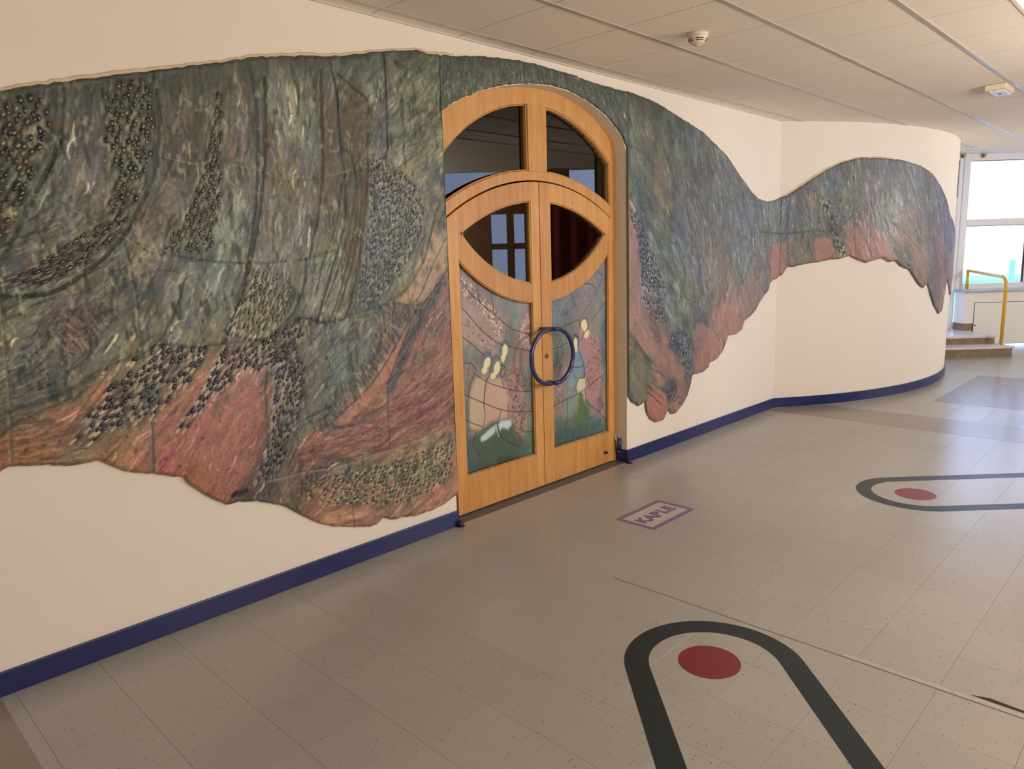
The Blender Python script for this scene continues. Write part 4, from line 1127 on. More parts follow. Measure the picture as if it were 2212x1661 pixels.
def top_z(u): return np.interp(u, TOPC[:, 0], TOPC[:, 1]) + wob(u, 0.0022, 40)
def bot_z(u):
    u = np.asarray(u, float)
    zl = np.interp(u, BOTC_L[:, 0], BOTC_L[:, 1]); zr = np.interp(u, BOTC_R[:, 0], BOTC_R[:, 1]); za = arch(u) + 0.004
    return np.where(u < OX0, zl, np.where(u > OX1, zr, za)) + wob(u + 3, 0.0018, 55)
_uu = np.arange(MUR.W) * MUR.res + MUR.a0; _zz = np.arange(MUR.H) * MUR.res + MUR.b0
DOM = (_zz[:, None] < top_z(_uu)[None] + 0.01) & (_zz[:, None] > bot_z(_uu)[None] - 0.01) & (_uu[None] < U_END)

n1 = MUR.noise(0.25, 0.35, 11); n2 = MUR.noise(0.07, 0.10, 12); n3 = MUR.noise(0.025, 0.035, 13)
MUR.col *= (1 + 0.22 * (n1 - 0.5) + 0.26 * (n2 - 0.5) + 0.16 * (n3 - 0.5))[..., None].astype(np.float32)
MUR.hgt += (7 * (n1 - 0.5) + 3.5 * (n2 - 0.5) + 1.5 * (n3 - 0.5)).astype(np.float32)
TINTS = np.array([(96, 104, 70), (70, 92, 92), (104, 88, 96), (140, 128, 98), (60, 60, 44), (78, 84, 110), (150, 140, 110), (44, 50, 40)], float)
def brush(n, Lr, wr, jitter, tint, alpha, dh, seed):
    r = np.random.default_rng(seed)
    done = 0
    while done < n:
        u = r.uniform(MUR.a0 + 0.2, U_END); 
        if OX0 < u < OX1 and r.random() < 0.75: continue
        z0, z1 = float(bot_z(u)), float(top_z(u))
        z = r.uniform(z0, z1)
        if u > 4.7 and r.random() < (0.2 if Lr[1] > 0.3 else 0.6): continue
        done += 1
        c = MUR.at(MUR.base, u, z).astype(float)
        pink = c[0] - c[1] > 24
        c = c * math.exp(r.normal(0, jitter * (0.55 if pink else 1)))
        if not pink: c = c * (1 - tint) + TINTS[r.integers(len(TINTS))] * (0.35 + 0.65 * r.random() + c.mean() / 260) * tint
        else: c = c + r.normal(0, 6, 3)
        th = fang(u, z) + r.normal(0, 0.16)
        MUR.stroke(u, z, th, r.uniform(*Lr), r.uniform(*wr), c, alpha * r.uniform(0.5, 1), r.normal(0, dh), r.normal(0, 0.5))
brush(3200, (0.14, 0.40), (0.025, 0.070), 0.20, 0.26, 0.5, 1.2, 21)
brush(6500, (0.06, 0.20), (0.008, 0.022), 0.24, 0.28, 0.55, 0.8, 22)
brush(11000, (0.03, 0.12), (0.005, 0.010), 0.40, 0.32, 0.75, 0.9, 23)
# ---- drawn features of the mural (photo points)
DK = (40, 46, 36); DB = (46, 54, 62); LT = (146, 146, 112); BR = (58, 48, 30)
L_ = MUR.line
# colour fields with a shape of their own
MUR.fill([(727, 160), (760, 186), (790, 214), (797, 240), (794, 320), (795, 380), (788, 470), (776, 560), (758, 600), (742, 560), (745, 470), (742, 380), (738, 300), (730, 230)], (82, 72, 46), 0.55, 0.012, 3)
MUR.fill([(697, 200), (722, 250), (735, 330), (742, 400), (735, 480), (715, 540), (700, 480), (700, 380), (695, 290)], (86, 76, 52), 0.45, 0.02, 1)
MUR.fill([(880, 622), (935, 500), (956, 520), (962, 590), (930, 635), (905, 652), (850, 658)], (170, 138, 108), 0.75, 0.012, 2)
MUR.fill([(872, 700), (895, 690), (890, 730), (850, 800), (800, 870), (750, 915), (716, 915), (740, 880), (800, 820), (840, 760)], (162, 112, 90), 0.8, 0.010, 2)
MUR.fill([(815, 668), (890, 658), (900, 672), (868, 702), (836, 760), (800, 820), (740, 880), (705, 918), (690, 905), (740, 850), (790, 780), (815, 720)], (86, 76, 72), 0.55, 0.010, -1)
MUR.fill([(955, 585), (962, 600), (930, 680), (895, 730), (870, 800), (842, 860), (836, 840), (860, 760), (888, 700), (925, 640)], (84, 76, 74), 0.6, 0.012, -1)
MUR.fill([(560, 735), (545, 800), (575, 850), (577, 930), (540, 1035), (500, 1075), (430, 1050), (400, 1000), (395, 930), (440, 860), (520, 795)], (158, 104, 88), 0.35, 0.03, 4)
MUR.fill([(755, 700), (830, 672), (800, 760), (740, 850), (690, 900), (660, 905), (700, 830), (735, 760)], (104, 118, 112), 0.4, 0.02, 1)
MUR.fill([(1358, 500), (1380, 520), (1385, 600), (1385, 680), (1420, 740), (1480, 800), (1478, 825), (1440, 815), (1395, 760), (1358, 720)], (156, 120, 106), 0.5, 0.012, 3)
MUR.fill([(1370, 790), (1365, 720), (1375, 735), (1410, 800), (1400, 860), (1370, 860)], (112, 108, 86), 0.5, 0.012, 0)
MUR.fill([(1400, 850), (1440, 850), (1435, 905), (1405, 905)], (160, 108, 92), 0.5, 0.012, 2)
MUR.fill([(1500, 690), (1525, 650), (1530, 720), (1500, 790)], (84, 84, 92), 0.4, 0.02, -1)
for c, lab in (([(1750, 515), (1770, 560), (1790, 560), (1800, 520)], 0), ([(1835, 495), (1860, 560), (1880, 565), (1870, 500)], 0), ([(1880, 500), (1900, 555), (1930, 560), (1910, 500)], 0), ([(1955, 500), (1985, 560), (1995, 615), (2003, 600), (1985, 530)], 0), ([(1670, 530), (1685, 595), (1700, 580), (1690, 530)], 0)):
    MUR.fill(c, (150, 110, 98), 0.45, 0.012, 3)

# hatching of the scratched zones
def hatch(poly, n, dth, Lr, w, cols, alpha, dh, seed, ang=None):
    r = np.random.default_rng(seed); P = MUR.pts(poly)
    lo, hi = P.min(0), P.max(0); k = 0; tries = 0
    while k < n and tries < n * 20:
        tries += 1
        a, b = r.uniform(lo[0], hi[0]), r.uniform(lo[1], hi[1])
        if not inside(P, np.array([[a]]), np.array([[b]]))[0, 0]: continue
        k += 1
        th = (fang(a, b) if ang is None else ang) + dth + r.normal(0, 0.18)
        MUR.stroke(a, b, th, r.uniform(*Lr), w * r.uniform(0.7, 1.4), cols[r.integers(len(cols))], alpha * r.uniform(.5, 1), r.normal(0, dh), r.normal(0, .6))
hatch([(660, 700), (750, 700), (790, 720), (700, 880), (660, 830)], 260, 0, (.06, .16), .008, [(84, 98, 104), (120, 122, 100), (74, 82, 84), (140, 136, 108)], .6, 1, 35)
hatch([(850, 130), (945, 130), (945, 400), (850, 330)], 400, 0, (.05, .16), .008, [(74, 88, 58), (118, 120, 88), (140, 132, 98), (66, 78, 62)], .6, .8, 36)
hatch([(110, 640), (240, 640), (200, 760), (60, 880), (30, 780)], 420, 0, (.06, .2), .008, [(80, 74, 72), (124, 118, 92), (70, 74, 66), (104, 112, 92), (88, 76, 76)], .6, 1, 37)
hatch([(960, 130), (1330, 200), (1345, 300), (1240, 190), (1100, 170), (960, 220)], 300, 0, (.04, .12), .012, [(58, 80, 56), (84, 92, 78), (70, 84, 66), (88, 84, 90)], .5, .8, 39)
hatch([(1360, 240), (1460, 260), (1560, 350), (1640, 450), (1600, 560), (1450, 560), (1380, 420)], 380, 0, (.08, .26), .016, [(84, 96, 98), (96, 100, 84), (110, 116, 106), (82, 82, 100), (72, 88, 80), (120, 112, 94)], .55, .8, 40)
hatch([(1460, 560), (1660, 540), (1660, 620), (1560, 740), (1500, 700)], 220, 0, (.08, .22), .014, [(136, 110, 98), (112, 112, 108), (120, 104, 104), (156, 122, 104), (100, 108, 112)], .5, 1, 41)
hatch([(1690, 430), (1800, 360), (1900, 345), (2010, 380), (2040, 520), (1900, 520), (1720, 560)], 260, 0, (.08, .24), .016, [(90, 92, 104), (84, 92, 88), (112, 112, 98), (104, 100, 112), (76, 80, 84)], .5, .8, 42)
# feather tips of the right wing and of the bulging wall
PK, PK2, GP, OG = (164, 116, 102), (158, 110, 96), (140, 114, 106), (116, 110, 92)
LOBES = [
    ([(1395, 868), (1400, 900), (1418, 912), (1436, 900), (1442, 880), (1430, 850), (1405, 845)], (166, 112, 96), .6),
    ([(1444, 884), (1460, 893), (1478, 868), (1490, 835), (1470, 832), (1450, 852)], (158, 118, 106), .5),
    ([(1356, 845), (1380, 877), (1394, 866), (1398, 830), (1380, 790), (1357, 780)], (124, 116, 92), .4),
    ([(1498, 812), (1530, 795), (1548, 775), (1560, 755), (1545, 725), (1515, 698), (1500, 700), (1497, 760)], PK, .5),
    ([(1562, 745), (1602, 713), (1606, 695), (1590, 678), (1570, 655), (1548, 690)], PK, .5),
    ([(1606, 692), (1640, 655), (1650, 637), (1632, 600), (1610, 605), (1590, 650)], GP, .5),
    ([(1652, 632), (1664, 608), (1660, 570), (1644, 556), (1638, 600)], (112, 100, 104), .5),
    ([(1670, 604), (1690, 594), (1700, 576), (1685, 540), (1668, 533), (1662, 565)], PK2, .6),
    ([(1706, 577), (1745, 570), (1758, 565), (1745, 535), (1725, 518), (1708, 528)], OG, .5),
    ([(1758, 566), (1790, 561), (1800, 545), (1790, 513), (1765, 513)], PK2, .55),
    ([(1798, 560), (1835, 553), (1830, 528), (1812, 518)], (128, 116, 90), .5),
    ([(1836, 553), (1868, 568), (1890, 562), (1875, 518), (1850, 490), (1838, 505)], PK2, .55),
    ([(1892, 562), (1908, 557), (1925, 565), (1940, 564), (1915, 518), (1888, 490)], PK, .5),
    ([(1942, 570), (1966, 584), (1970, 575), (1945, 543), (1928, 530)], (84, 80, 70), .5),
    ([(1972, 597), (1992, 621), (2003, 612), (1998, 578), (1980, 538), (1964, 542)], (138, 112, 98), .5),
    ([(2005, 615), (2018, 660), (2028, 680), (2036, 660), (2030, 600), (2015, 560), (2006, 568)], (116, 98, 102), .5),
    ([(2020, 650), (2028, 680), (2036, 662), (2030, 640)], (150, 110, 94), .6),
    ([(1918, 478), (1950, 500), (1988, 545), (1978, 500), (1950, 455)], (136, 112, 102), .45),
    ([(1470, 640), (1500, 655), (1510, 640), (1500, 600), (1480, 590)], (120, 128, 112), .5),
    ([(1380, 385), (1362, 420), (1372, 450), (1395, 440), (1405, 400)], (84, 100, 94), .4),
    ([(1412, 330), (1408, 400), (1424, 450), (1436, 420), (1436, 350)], (122, 106, 86), .4),
]
for c_, k_, a_ in LOBES:
    MUR.fill(c_, k_, a_, 0.014, 4.5)
    P_ = MUR.pts(c_)
    MUR.line(P_[:max(3, len(P_) // 2 + 1)] + np.array([0.0, 0.004]), .009, np.array(k_) * .55, .45, -2.5, ab=True)

# seams between the fired plates: (points, width, colour)
SEAMS = [
    ([(132, 170), (135, 225), (128, 290), (110, 350), (75, 420), (35, 500), (0, 565), (-60, 640)], .014, DK),
    ([(327, 148), (333, 200), (344, 250), (340, 320), (325, 390), (300, 450), (265, 510), (220, 560), (170, 600), (100, 635), (0, 642), (-60, 640)], .014, DK),
    ([(531, 120), (545, 180), (553, 240), (556, 320), (552, 420), (545, 500), (535, 560), (525, 620), (500, 690), (484, 742)], .012, DB),
    ([(707, 116), (716, 150), (726, 200), (730, 260), (738, 330), (744, 400), (742, 480), (722, 560), (700, 640), (684, 700)], .010, DB),
    ([(728, 158), (760, 185), (790, 213), (796, 240), (793, 320), (793, 380), (786, 470), (775, 560), (760, 640), (745, 684)], .012, BR),
    ([(828, 108), (832, 180), (835, 260), (833, 335), (800, 372)], .009, DB),
    ([(945, 112), (946, 180), (947, 250)], .008, (120, 124, 96)),
    ([(-40, 400), (20, 404), (68, 418), (110, 432), (175, 462), (240, 500), (270, 512), (310, 540)], .006, (128, 128, 98)),
    ([(340, 333), (390, 348), (450, 358), (550, 366), (600, 385), (640, 386), (700, 382), (780, 363), (796, 360)], .006, (126, 124, 98)),
    ([(310, 540), (340, 551), (400, 558), (450, 565), (540, 569), (600, 566), (660, 560), (720, 540), (780, 508)], .007, (78, 92, 92)),
    ([(265, 510), (290, 620), (302, 740), (310, 800), (322, 880), (328, 930), (331, 1030)], .010, (88, 92, 74)),
    ([(-4, 640), (10, 760), (18, 850), (22, 950), (25, 1012)], .009, (112, 100, 78)),
    ([(484, 742), (540, 738), (580, 745), (575, 800), (572, 850), (577, 930), (580, 1030), (582, 1096)], .009, (84, 84, 70)),
    ([(660, 560), (655, 620), (630, 680), (590, 722), (555, 736), (500, 724), (484, 715)], .013, (62, 70, 58)),
    ([(580, 745), (640, 690), (700, 697), (752, 682), (771, 620), (776, 560)], .011, (66, 78, 72)),
    ([(950, 430), (935, 480), (915, 560), (880, 620), (840, 652), (800, 680), (752, 684)], .011, (84, 92, 66)),
    ([(975, 560), (962, 592), (920, 650), (890, 690), (870, 745), (845, 805), (836, 860), (840, 972)], .009, (88, 84, 76)),
    ([(752, 684), (830, 672), (800, 760), (760, 830), (720, 880), (665, 905), (578, 960)], .012, (92, 110, 108)),
    ([(578, 1040), (650, 1022), (740, 1005), (840, 972), (900, 950), (985, 915)], .008, (132, 112, 88)),
    ([(765, 996), (768, 1030), (762, 1080), (766, 1150)], .005, (118, 92, 74)),
    ([(-60, 960), (0, 915), (60, 890), (150, 840), (220, 800), (290, 768), (306, 760)], .008, (104, 92, 66)),
    ([(306, 760), (350, 745), (420, 752), (484, 742)], .006, (86, 88, 66)),
    ([(1228, 150), (1222, 200), (1226, 215)], .006, (60, 70, 58)),
    ([(1356, 188), (1356, 240), (1352, 330)], .007, (60, 74, 62)),
    ([(1340, 632), (1380, 634), (1425, 640), (1500, 655), (1560, 700), (1580, 735)], .006, (140, 134, 108)),
    ([(1340, 738), (1390, 735), (1430, 722), (1437, 650)], .006, (136, 122, 100)),
    ([(1430, 722), (1470, 760), (1498, 815)], .006, (120, 116, 92)),
    ([(1493, 830), (1495, 760), (1497, 690), (1500, 655)], .006, (104, 110, 90)),
    ([(1500, 655), (1490, 560), (1470, 480), (1440, 400), (1400, 340), (1340, 300)], .007, (84, 96, 88)),
    ([(1630, 680), (1600, 600), (1580, 500), (1560, 420), (1540, 300)], .007, (84, 92, 92)),
    ([(1705, 590), (1700, 500), (1706, 420)], .008, (56, 62, 72)),
    ([(1640, 500), (1700, 505), (1760, 498), (1800, 500), (1842, 465)], .014, (66, 84, 76)),
    ([(1845, 345), (1842, 400), (1842, 465), (1848, 570)], .008, (66, 70, 74)),
    ([(1880, 340), (1880, 420), (1878, 480), (1880, 572)], .007, (92, 88, 92)),
    ([(1935, 345), (1950, 420), (1960, 500), (1965, 595)], .006, (84, 90, 88)),
    ([(1750, 575), (1756, 530), (1760, 498)], .006, (84, 88, 76)),
    ([(2000, 360), (2010, 440), (2010, 530), (2006, 640)], .006, (84, 84, 96)),
]
for pts_, w_, c_ in SEAMS: L_(pts_, w_, c_, 0.85, -4.0, seam=True)
# ridges, cuts and drawn lines that are not joints
LINES = [
    ([(570, 165), (572, 260), (570, 350), (562, 440), (548, 520), (535, 590)], .014, (48, 50, 38), .8, -4),
    ([(692, 150), (693, 220), (697, 320), (695, 400), (682, 490), (668, 555)], .012, (56, 58, 48), .8, -5),
    ([(745, 320), (760, 340), (770, 420), (760, 520), (730, 640), (712, 690)], .007, BR, .8, -4),
    ([(760, 330), (768, 400), (752, 500), (722, 600), (700, 660)], .007, BR, .7, -4),
    ([(775, 330), (782, 420), (770, 520), (745, 620), (722, 690)], .008, BR, .8, -4),
    ([(735, 400), (725, 480), (700, 560), (680, 640)], .007, (70, 72, 50), .7, -3),
    ([(700, 420), (690, 500), (670, 590)], .006, (78, 84, 62), .6, -2),
    ([(150, 560), (120, 580), (60, 640), (0, 700)], .010, (74, 80, 66), .6, -2),
    ([(400, 600), (388, 640), (370, 690), (340, 740), (308, 765)], .006, (46, 52, 46), .85, -4),
    ([(530, 590), (510, 650), (496, 715)], .009, (64, 74, 72), .7, -3),
    ([(200, 600), (160, 650), (110, 710), (20, 790)], .010, (92, 104, 92), .6, -2),
    ([(240, 690), (200, 740), (140, 800), (30, 890)], .012, (84, 84, 80), .55, -2),
    ([(80, 640), (82, 720), (80, 850)], .006, (86, 92, 84), .5, -1),
    ([(8, 900), (60, 878), (140, 850), (200, 815)], .018, (64, 62, 58), .55, -2),
    ([(0, 942), (50, 905), (130, 872)], .012, (70, 64, 52), .5, -1),
    ([(240, 795), (200, 850), (120, 965)], .006, (88, 70, 54), .6, -2),
    ([(440, 765), (380, 850), (330, 905)], .006, (84, 66, 54), .6, -2),
    ([(470, 800), (430, 860), (385, 925)], .013, (66, 60, 66), .55, -2),
    ([(405, 925), (440, 870), (490, 810)], .007, (52, 48, 58), .6, -2),
    ([(960, 520), (940, 560), (905, 640), (888, 655)], .010, (76, 84, 58), .6, -2),
    ([(815, 662), (850, 656), (905, 662)], .010, (72, 70, 78), .7, -2),
    ([(905, 662), (880, 700), (840, 770), (800, 830), (745, 885), (710, 920), (695, 930), (690, 905)], .011, (64, 60, 64), .65, -2),
    ([(710, 925), (760, 922), (800, 900), (835, 870)], .014, (88, 82, 80), .7, -2),
    ([(700, 940), (760, 945), (810, 925)], .010, (92, 86, 78), .6, -2),
    ([(835, 865), (810, 880), (770, 868)], .005, (176, 158, 116), .7, 1),
    ([(640, 985), (720, 970), (800, 950), (880, 915), (970, 870)], .012, (112, 70, 62), .5, -2),
    ([(640, 1000), (740, 985), (830, 960), (960, 905)], .008, (96, 64, 60), .5, -2),
    ([(660, 965), (740, 950), (820, 925), (900, 880)], .008, (150, 104, 92), .5, 2),
    ([(760, 955), (850, 900), (960, 820)], .010, (112, 72, 64), .45, -2),
    ([(860, 860), (930, 800), (970, 740)], .009, (148, 100, 88), .45, 2),
    ([(870, 900), (930, 860), (975, 820)], .009, (112, 74, 66), .5, -2),
    ([(505, 1070), (518, 1066), (528, 1062)], .030, (36, 34, 40), .9, -4),
    ([(540, 1045), (600, 1070), (560, 1078)], .03, (84, 72, 70), .4, -1),
    ([(330, 190), (338, 260), (334, 340), (315, 410)], .022, (66, 84, 62), .5, 3),
    ([(118, 290), (100, 350), (62, 430), (15, 520)], .024, (62, 78, 54), .5, 3),
    ([(250, 640), (300, 600), (340, 585), (385, 590)], .008, (70, 72, 66), .5, -2),
    ([(190, 700), (240, 690), (300, 660)], .008, (80, 74, 70), .4, -1),
    ([(1390, 390), (1420, 440), (1450, 500), (1470, 560), (1500, 640), (1520, 690)], .008, (72, 82, 68), .6, -3),
    ([(1400, 480), (1425, 540), (1450, 590), (1478, 640)], .008, (62, 76, 58), .65, -3),
    ([(1425, 500), (1450, 560), (1480, 610)], .007, (66, 78, 60), .6, -3),
    ([(1440, 610), (1460, 632), (1475, 650)], .006, (46, 52, 48), .7, -3),
    ([(1410, 560), (1430, 610), (1460, 650)], .007, (84, 96, 84), .6, -2),
    ([(1372, 735), (1390, 762), (1408, 788)], .007, (34, 36, 38), .85, -3),
    ([(1380, 755), (1405, 795), (1430, 808)], .006, (60, 62, 52), .7, -2),
    ([(1396, 830), (1412, 845), (1430, 860)], .006, (54, 38, 34), .8, -2),
    ([(1395, 845), (1410, 858), (1427, 875)], .006, (62, 42, 36), .8, -2),
    ([(1405, 825), (1420, 835), (1432, 845)], .006, (48, 42, 44), .7, -2),
    ([(1590, 560), (1595, 610), (1605, 655)], .008, (64, 74, 76), .7, -3),
    ([(1640, 560), (1660, 600), (1668, 615)], .010, (76, 72, 86), .6, -3),
    ([(1480, 420), (1490, 490), (1495, 520)], .010, (66, 62, 80), .6, -3),
    ([(1420, 340), (1416, 400), (1425, 470)], .012, (128, 112, 84), .5, 2),
    ([(1530, 330), (1528, 380), (1510, 410)], .014, (84, 72, 70), .5, 1),
    ([(1475, 410), (1500, 408), (1500, 440), (1476, 440)], .010, (120, 122, 98), .5, 2),
    ([(1720, 500), (1710, 540), (1725, 575)], .008, (72, 82, 70), .6, -3),
    ([(1790, 420), (1815, 470), (1850, 480)], .012, (116, 120, 92), .5, 2),
    ([(1900, 480), (1930, 520), (1960, 570)], .010, (72, 82, 68), .6, -2),
    ([(1940, 500), (1975, 570), (1995, 612)], .012, (76, 84, 70), .55, -2),
    ([(1860, 500), (1880, 545)], .010, (84, 84, 70), .5, -2),
    ([(2005, 560), (2015, 610), (2028, 660)], .012, (78, 72, 84), .6, -2),
    ([(2038, 420), (2040, 520), (2038, 620)], .012, (84, 84, 118), .5, -2),
]
for pts_, w_, c_, al_, dh_ in LINES: L_(pts_, w_, c_, al_, dh_)
scr = [(815, 664), (892, 656), (900, 670), (868, 702), (836, 760), (800, 820), (740, 885), (700, 925), (690, 905), (740, 850), (790, 780), (815, 720)]
hatch(scr, 340, 1.35, (.05, .11), .006, [(58, 52, 54), (70, 62, 62), (120, 108, 88), (150, 134, 104)], .8, 1.2, 31)
hatch([(955, 585), (965, 600), (930, 680), (895, 730), (870, 800), (842, 860), (836, 840), (860, 760), (888, 700), (925, 640)], 160, .2, (.05, .12), .006, [(62, 58, 62), (76, 72, 70), (128, 108, 84)], .7, 1, 32)
hatch([(640, 960), (750, 930), (860, 870), (975, 740), (978, 900), (900, 940), (800, 975), (660, 1015)], 420, 0, (.06, .20), .008, [(112, 70, 62), (128, 84, 74), (156, 112, 96), (100, 66, 60), (166, 124, 104)], .6, 1, 33)
hatch([(900, 700), (970, 620), (978, 800), (880, 870), (850, 860)], 260, .1, (.04, .14), .008, [(120, 76, 66), (134, 88, 76), (160, 118, 100)], .6, 1, 34)
hatch([(140, 690), (220, 680), (190, 740), (130, 770)], 140, 1.3, (.05, .1), .006, [(70, 58, 60), (84, 70, 68), (140, 120, 96)], .7, 1, 38)
# speckles
r_ = np.random.default_rng(5)
for k in range(2600):
    u = r_.uniform(-0.05, U_END); z = r_.uniform(float(bot_z(u)), float(top_z(u)))
    MUR.stroke(u, z, r_.uniform(0, 3.1), r_.uniform(.006, .022), r_.uniform(.005, .009), (40, 40, 40) if r_.random() < .6 else (168, 156, 124), r_.uniform(.25, .8), r_.normal(0, 1))

# ---- dimple / stud fields: polygon, spacing, (length, width), colours, flow offset
DKG = [(30, 34, 28), (38, 44, 34), (46, 40, 30), (28, 30, 34), (58, 42, 28)]
DKB = [(24, 24, 34), (34, 32, 46), (44, 40, 56), (28, 28, 30)]
OLV = [(48, 50, 34), (62, 62, 42), (40, 42, 40), (74, 74, 48)]
SLT = [(56, 60, 72), (66, 68, 84), (46, 50, 60), (74, 80, 84)]
DKM = [(44, 48, 36), (52, 56, 42), (60, 48, 34), (38, 40, 38), (72, 52, 34), (34, 36, 28), (66, 70, 50)]
FIELDS = [
    ([(-60, 220), (100, 206), (112, 250), (95, 320), (70, 380), (40, 440), (10, 500), (-60, 560)], .034, (.036, .021), DKM, 1),
    ([(225, 205), (270, 170), (318, 168), (330, 230), (330, 300), (312, 390), (288, 440), (245, 465), (235, 440), (248, 400), (232, 340), (222, 270)], .030, (.031, .018), DKM, 1),
    ([(250, 470), (285, 455), (240, 520), (190, 570), (110, 610), (10, 622), (60, 580), (130, 540), (190, 500)], .029, (.040, .014), DKG, 1),
    ([(470, 190), (481, 190), (480, 260), (474, 330), (478, 420), (455, 540), (395, 550), (352, 545), (362, 520), (402, 470), (432, 390), (458, 290)], .026, (.030, .014), DKM, 1),
    ([(797, 345), (830, 340), (895, 400), (915, 460), (895, 540), (850, 612), (792, 660), (772, 640), (790, 540), (798, 440)], .022, (.020, .012), SLT, .75),
    ([(246, 826), (290, 772), (340, 745), (440, 752), (470, 745), (436, 782), (400, 832), (330, 905), (270, 912), (205, 950), (160, 955), (190, 900)], .034, (.032, .018), DKB, .85),
    ([(476, 752), (560, 742), (600, 714), (650, 690), (655, 720), (630, 770), (560, 795), (525, 800), (450, 862), (402, 925), (388, 920), (440, 845)], .028, (.031, .015), DKB, .9),
    ([(585, 760), (640, 740), (660, 810), (650, 880), (625, 950), (600, 1020), (560, 1045), (545, 1035), (585, 950), (592, 860)], .026, (.028, .014), DKB + OLV[:1], .9),
    ([(650, 1035), (760, 1022), (870, 992), (975, 952), (978, 1000), (960, 1040), (900, 1075), (840, 1092), (760, 1090), (690, 1082), (640, 1062)], .027, (.020, .011), OLV + DKB[:2], .8),
    ([(500, 690), (540, 590), (620, 600), (640, 640), (612, 690), (560, 722), (502, 712)], .027, (.040, .010), OLV, .9),
    ([(1358, 452), (1374, 462), (1398, 520), (1422, 580), (1436, 620), (1402, 635), (1386, 615), (1380, 540)], .026, (.027, .015), SLT, .95),
    ([(1380, 640), (1432, 645), (1432, 700), (1410, 690)], .028, (.022, .012), SLT + [(80, 56, 52)], .6),
    ([(1438, 715), (1490, 722), (1491, 800), (1478, 798)], .030, (.026, .013), [(58, 64, 86), (70, 76, 96), (48, 52, 72)], .8),
    ([(1435, 845), (1458, 840), (1478, 868), (1462, 875)], .026, (.016, .011), DKB, .8),
    ([(1752, 412), (1790, 430), (1812, 480), (1792, 472), (1765, 440)], .048, (.036, .022), [(44, 42, 38), (150, 140, 108)], .8),
    ([(1795, 490), (1815, 520), (1830, 550), (1815, 548), (1800, 520)], .045, (.034, .020), [(48, 56, 44), (40, 46, 38)], .8),
    ([(1940, 560), (1962, 568), (1968, 582), (1950, 578)], .050, (.034, .022), [(48, 44, 40)], .8),
]
STUDS = []
r_ = np.random.default_rng(9)
for poly, spc, (sl, sw), cols, dens in FIELDS:
    P = MUR.pts(poly); lo, hi = P.min(0), P.max(0)
    b = lo[1]; row = 0
    while b < hi[1]:
        a = lo[0] + (spc * 0.5 if row % 2 else 0)
        while a < hi[0]:
            aa, bb_ = a + r_.normal(0, spc * 0.20), b + r_.normal(0, spc * 0.20)
            a += spc
            if r_.random() > dens * 0.93 or not inside(P, np.array([[aa]]), np.array([[bb_]]))[0, 0]: continue
            if float(bot_z(aa)) + 0.03 > bb_ or float(top_z(aa)) - 0.03 < bb_: continue
            th = fang(aa, bb_) + r_.normal(0, 0.12)
            k = r_.uniform(0.72, 1.2); c = np.array(cols[r_.integers(len(cols))], float) * r_.uniform(0.7, 1.25)
            # pale scooped trail below or above the dimple, dark bed round it with its shadow painted in
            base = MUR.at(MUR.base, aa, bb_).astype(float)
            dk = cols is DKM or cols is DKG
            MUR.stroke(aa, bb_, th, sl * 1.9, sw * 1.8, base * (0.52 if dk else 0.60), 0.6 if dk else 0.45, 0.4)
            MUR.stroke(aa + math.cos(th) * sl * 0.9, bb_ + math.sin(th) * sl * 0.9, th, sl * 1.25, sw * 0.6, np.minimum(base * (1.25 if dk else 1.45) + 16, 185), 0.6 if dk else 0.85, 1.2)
            if r_.random() < .7: MUR.stroke(aa + math.sin(th) * sw, bb_ - math.cos(th) * sw, th, sl * 1.3, sw * 0.4, np.minimum(base * 1.4 + 18, 175), 0.6, 1.0)  # pale rim highlight painted into the pigment
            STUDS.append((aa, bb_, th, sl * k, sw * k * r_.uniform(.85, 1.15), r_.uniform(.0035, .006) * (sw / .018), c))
        b += spc * 0.82; row += 1

# dark washes and pale cream spots on the green and grey glaze, then the contrast of the brushwork
_pk = np.clip((MUR.base[..., 0] - MUR.base[..., 1] - 14) / 16, 0, 1)[..., None]
def wash(m, col, al):
    m = (m[..., None] * al * (1 - 0.85 * _pk)).astype(np.float32)
    MUR.col += m * (np.asarray(col, np.float32) - MUR.col)
sm = lambda x, a, b: np.clip((x - a) / (b - a), 0, 1)
_lf = np.interp(_uu, [0, 2.9, 3.4, 11], [1, .9, .35, .22])[None]
wash(sm(MUR.noise(.03, .12, 101) * .5 + MUR.noise(.012, .04, 102) * .5, .62, .78) * _lf, (50, 52, 38), .62)
wash(sm(MUR.noise(.035, .07, 103) * .5 + MUR.noise(.010, .02, 104) * .5, .66, .80) * _lf, (156, 148, 116), .55)
wash(sm(MUR.noise(.09, .15, 105) * .6 + MUR.noise(.02, .05, 106) * .4, .64, .82) * _lf, (70, 80, 84), .4)
wash(sm(MUR.noise(.10, .12, 107) * .6 + MUR.noise(.016, .03, 108) * .4, .67, .82) * _lf, (88, 68, 46), .4)
_top = (top_z(_uu)[None] - _zz[:, None])
wash(np.clip(1 - _top / .16, 0, 1) * (_uu[None] < 5.2), (56, 62, 48), .5)
MUR.col = np.clip(MUR.base * 0.95 + (MUR.col - MUR.base) * np.interp(_uu, [0, 2.8, 3.5], [1.5, 1.4, 1.35])[None, :, None], 8, 230).astype(np.float32)

# ---- pigment to linear albedo
K_ALB = np.array([1.12, 1.27, 1.50])
GAIN_L, GAIN_R = 1.18, 1.0
def albedo(c, u):
    c = np.clip(c, 4, 235)
    g = np.interp(u, [0, 3.0, 5.0], [GAIN_L, 1.05, GAIN_R])
    return np.clip(s2l(c) * K_ALB * np.asarray(g)[..., None], 0.004, 0.8)

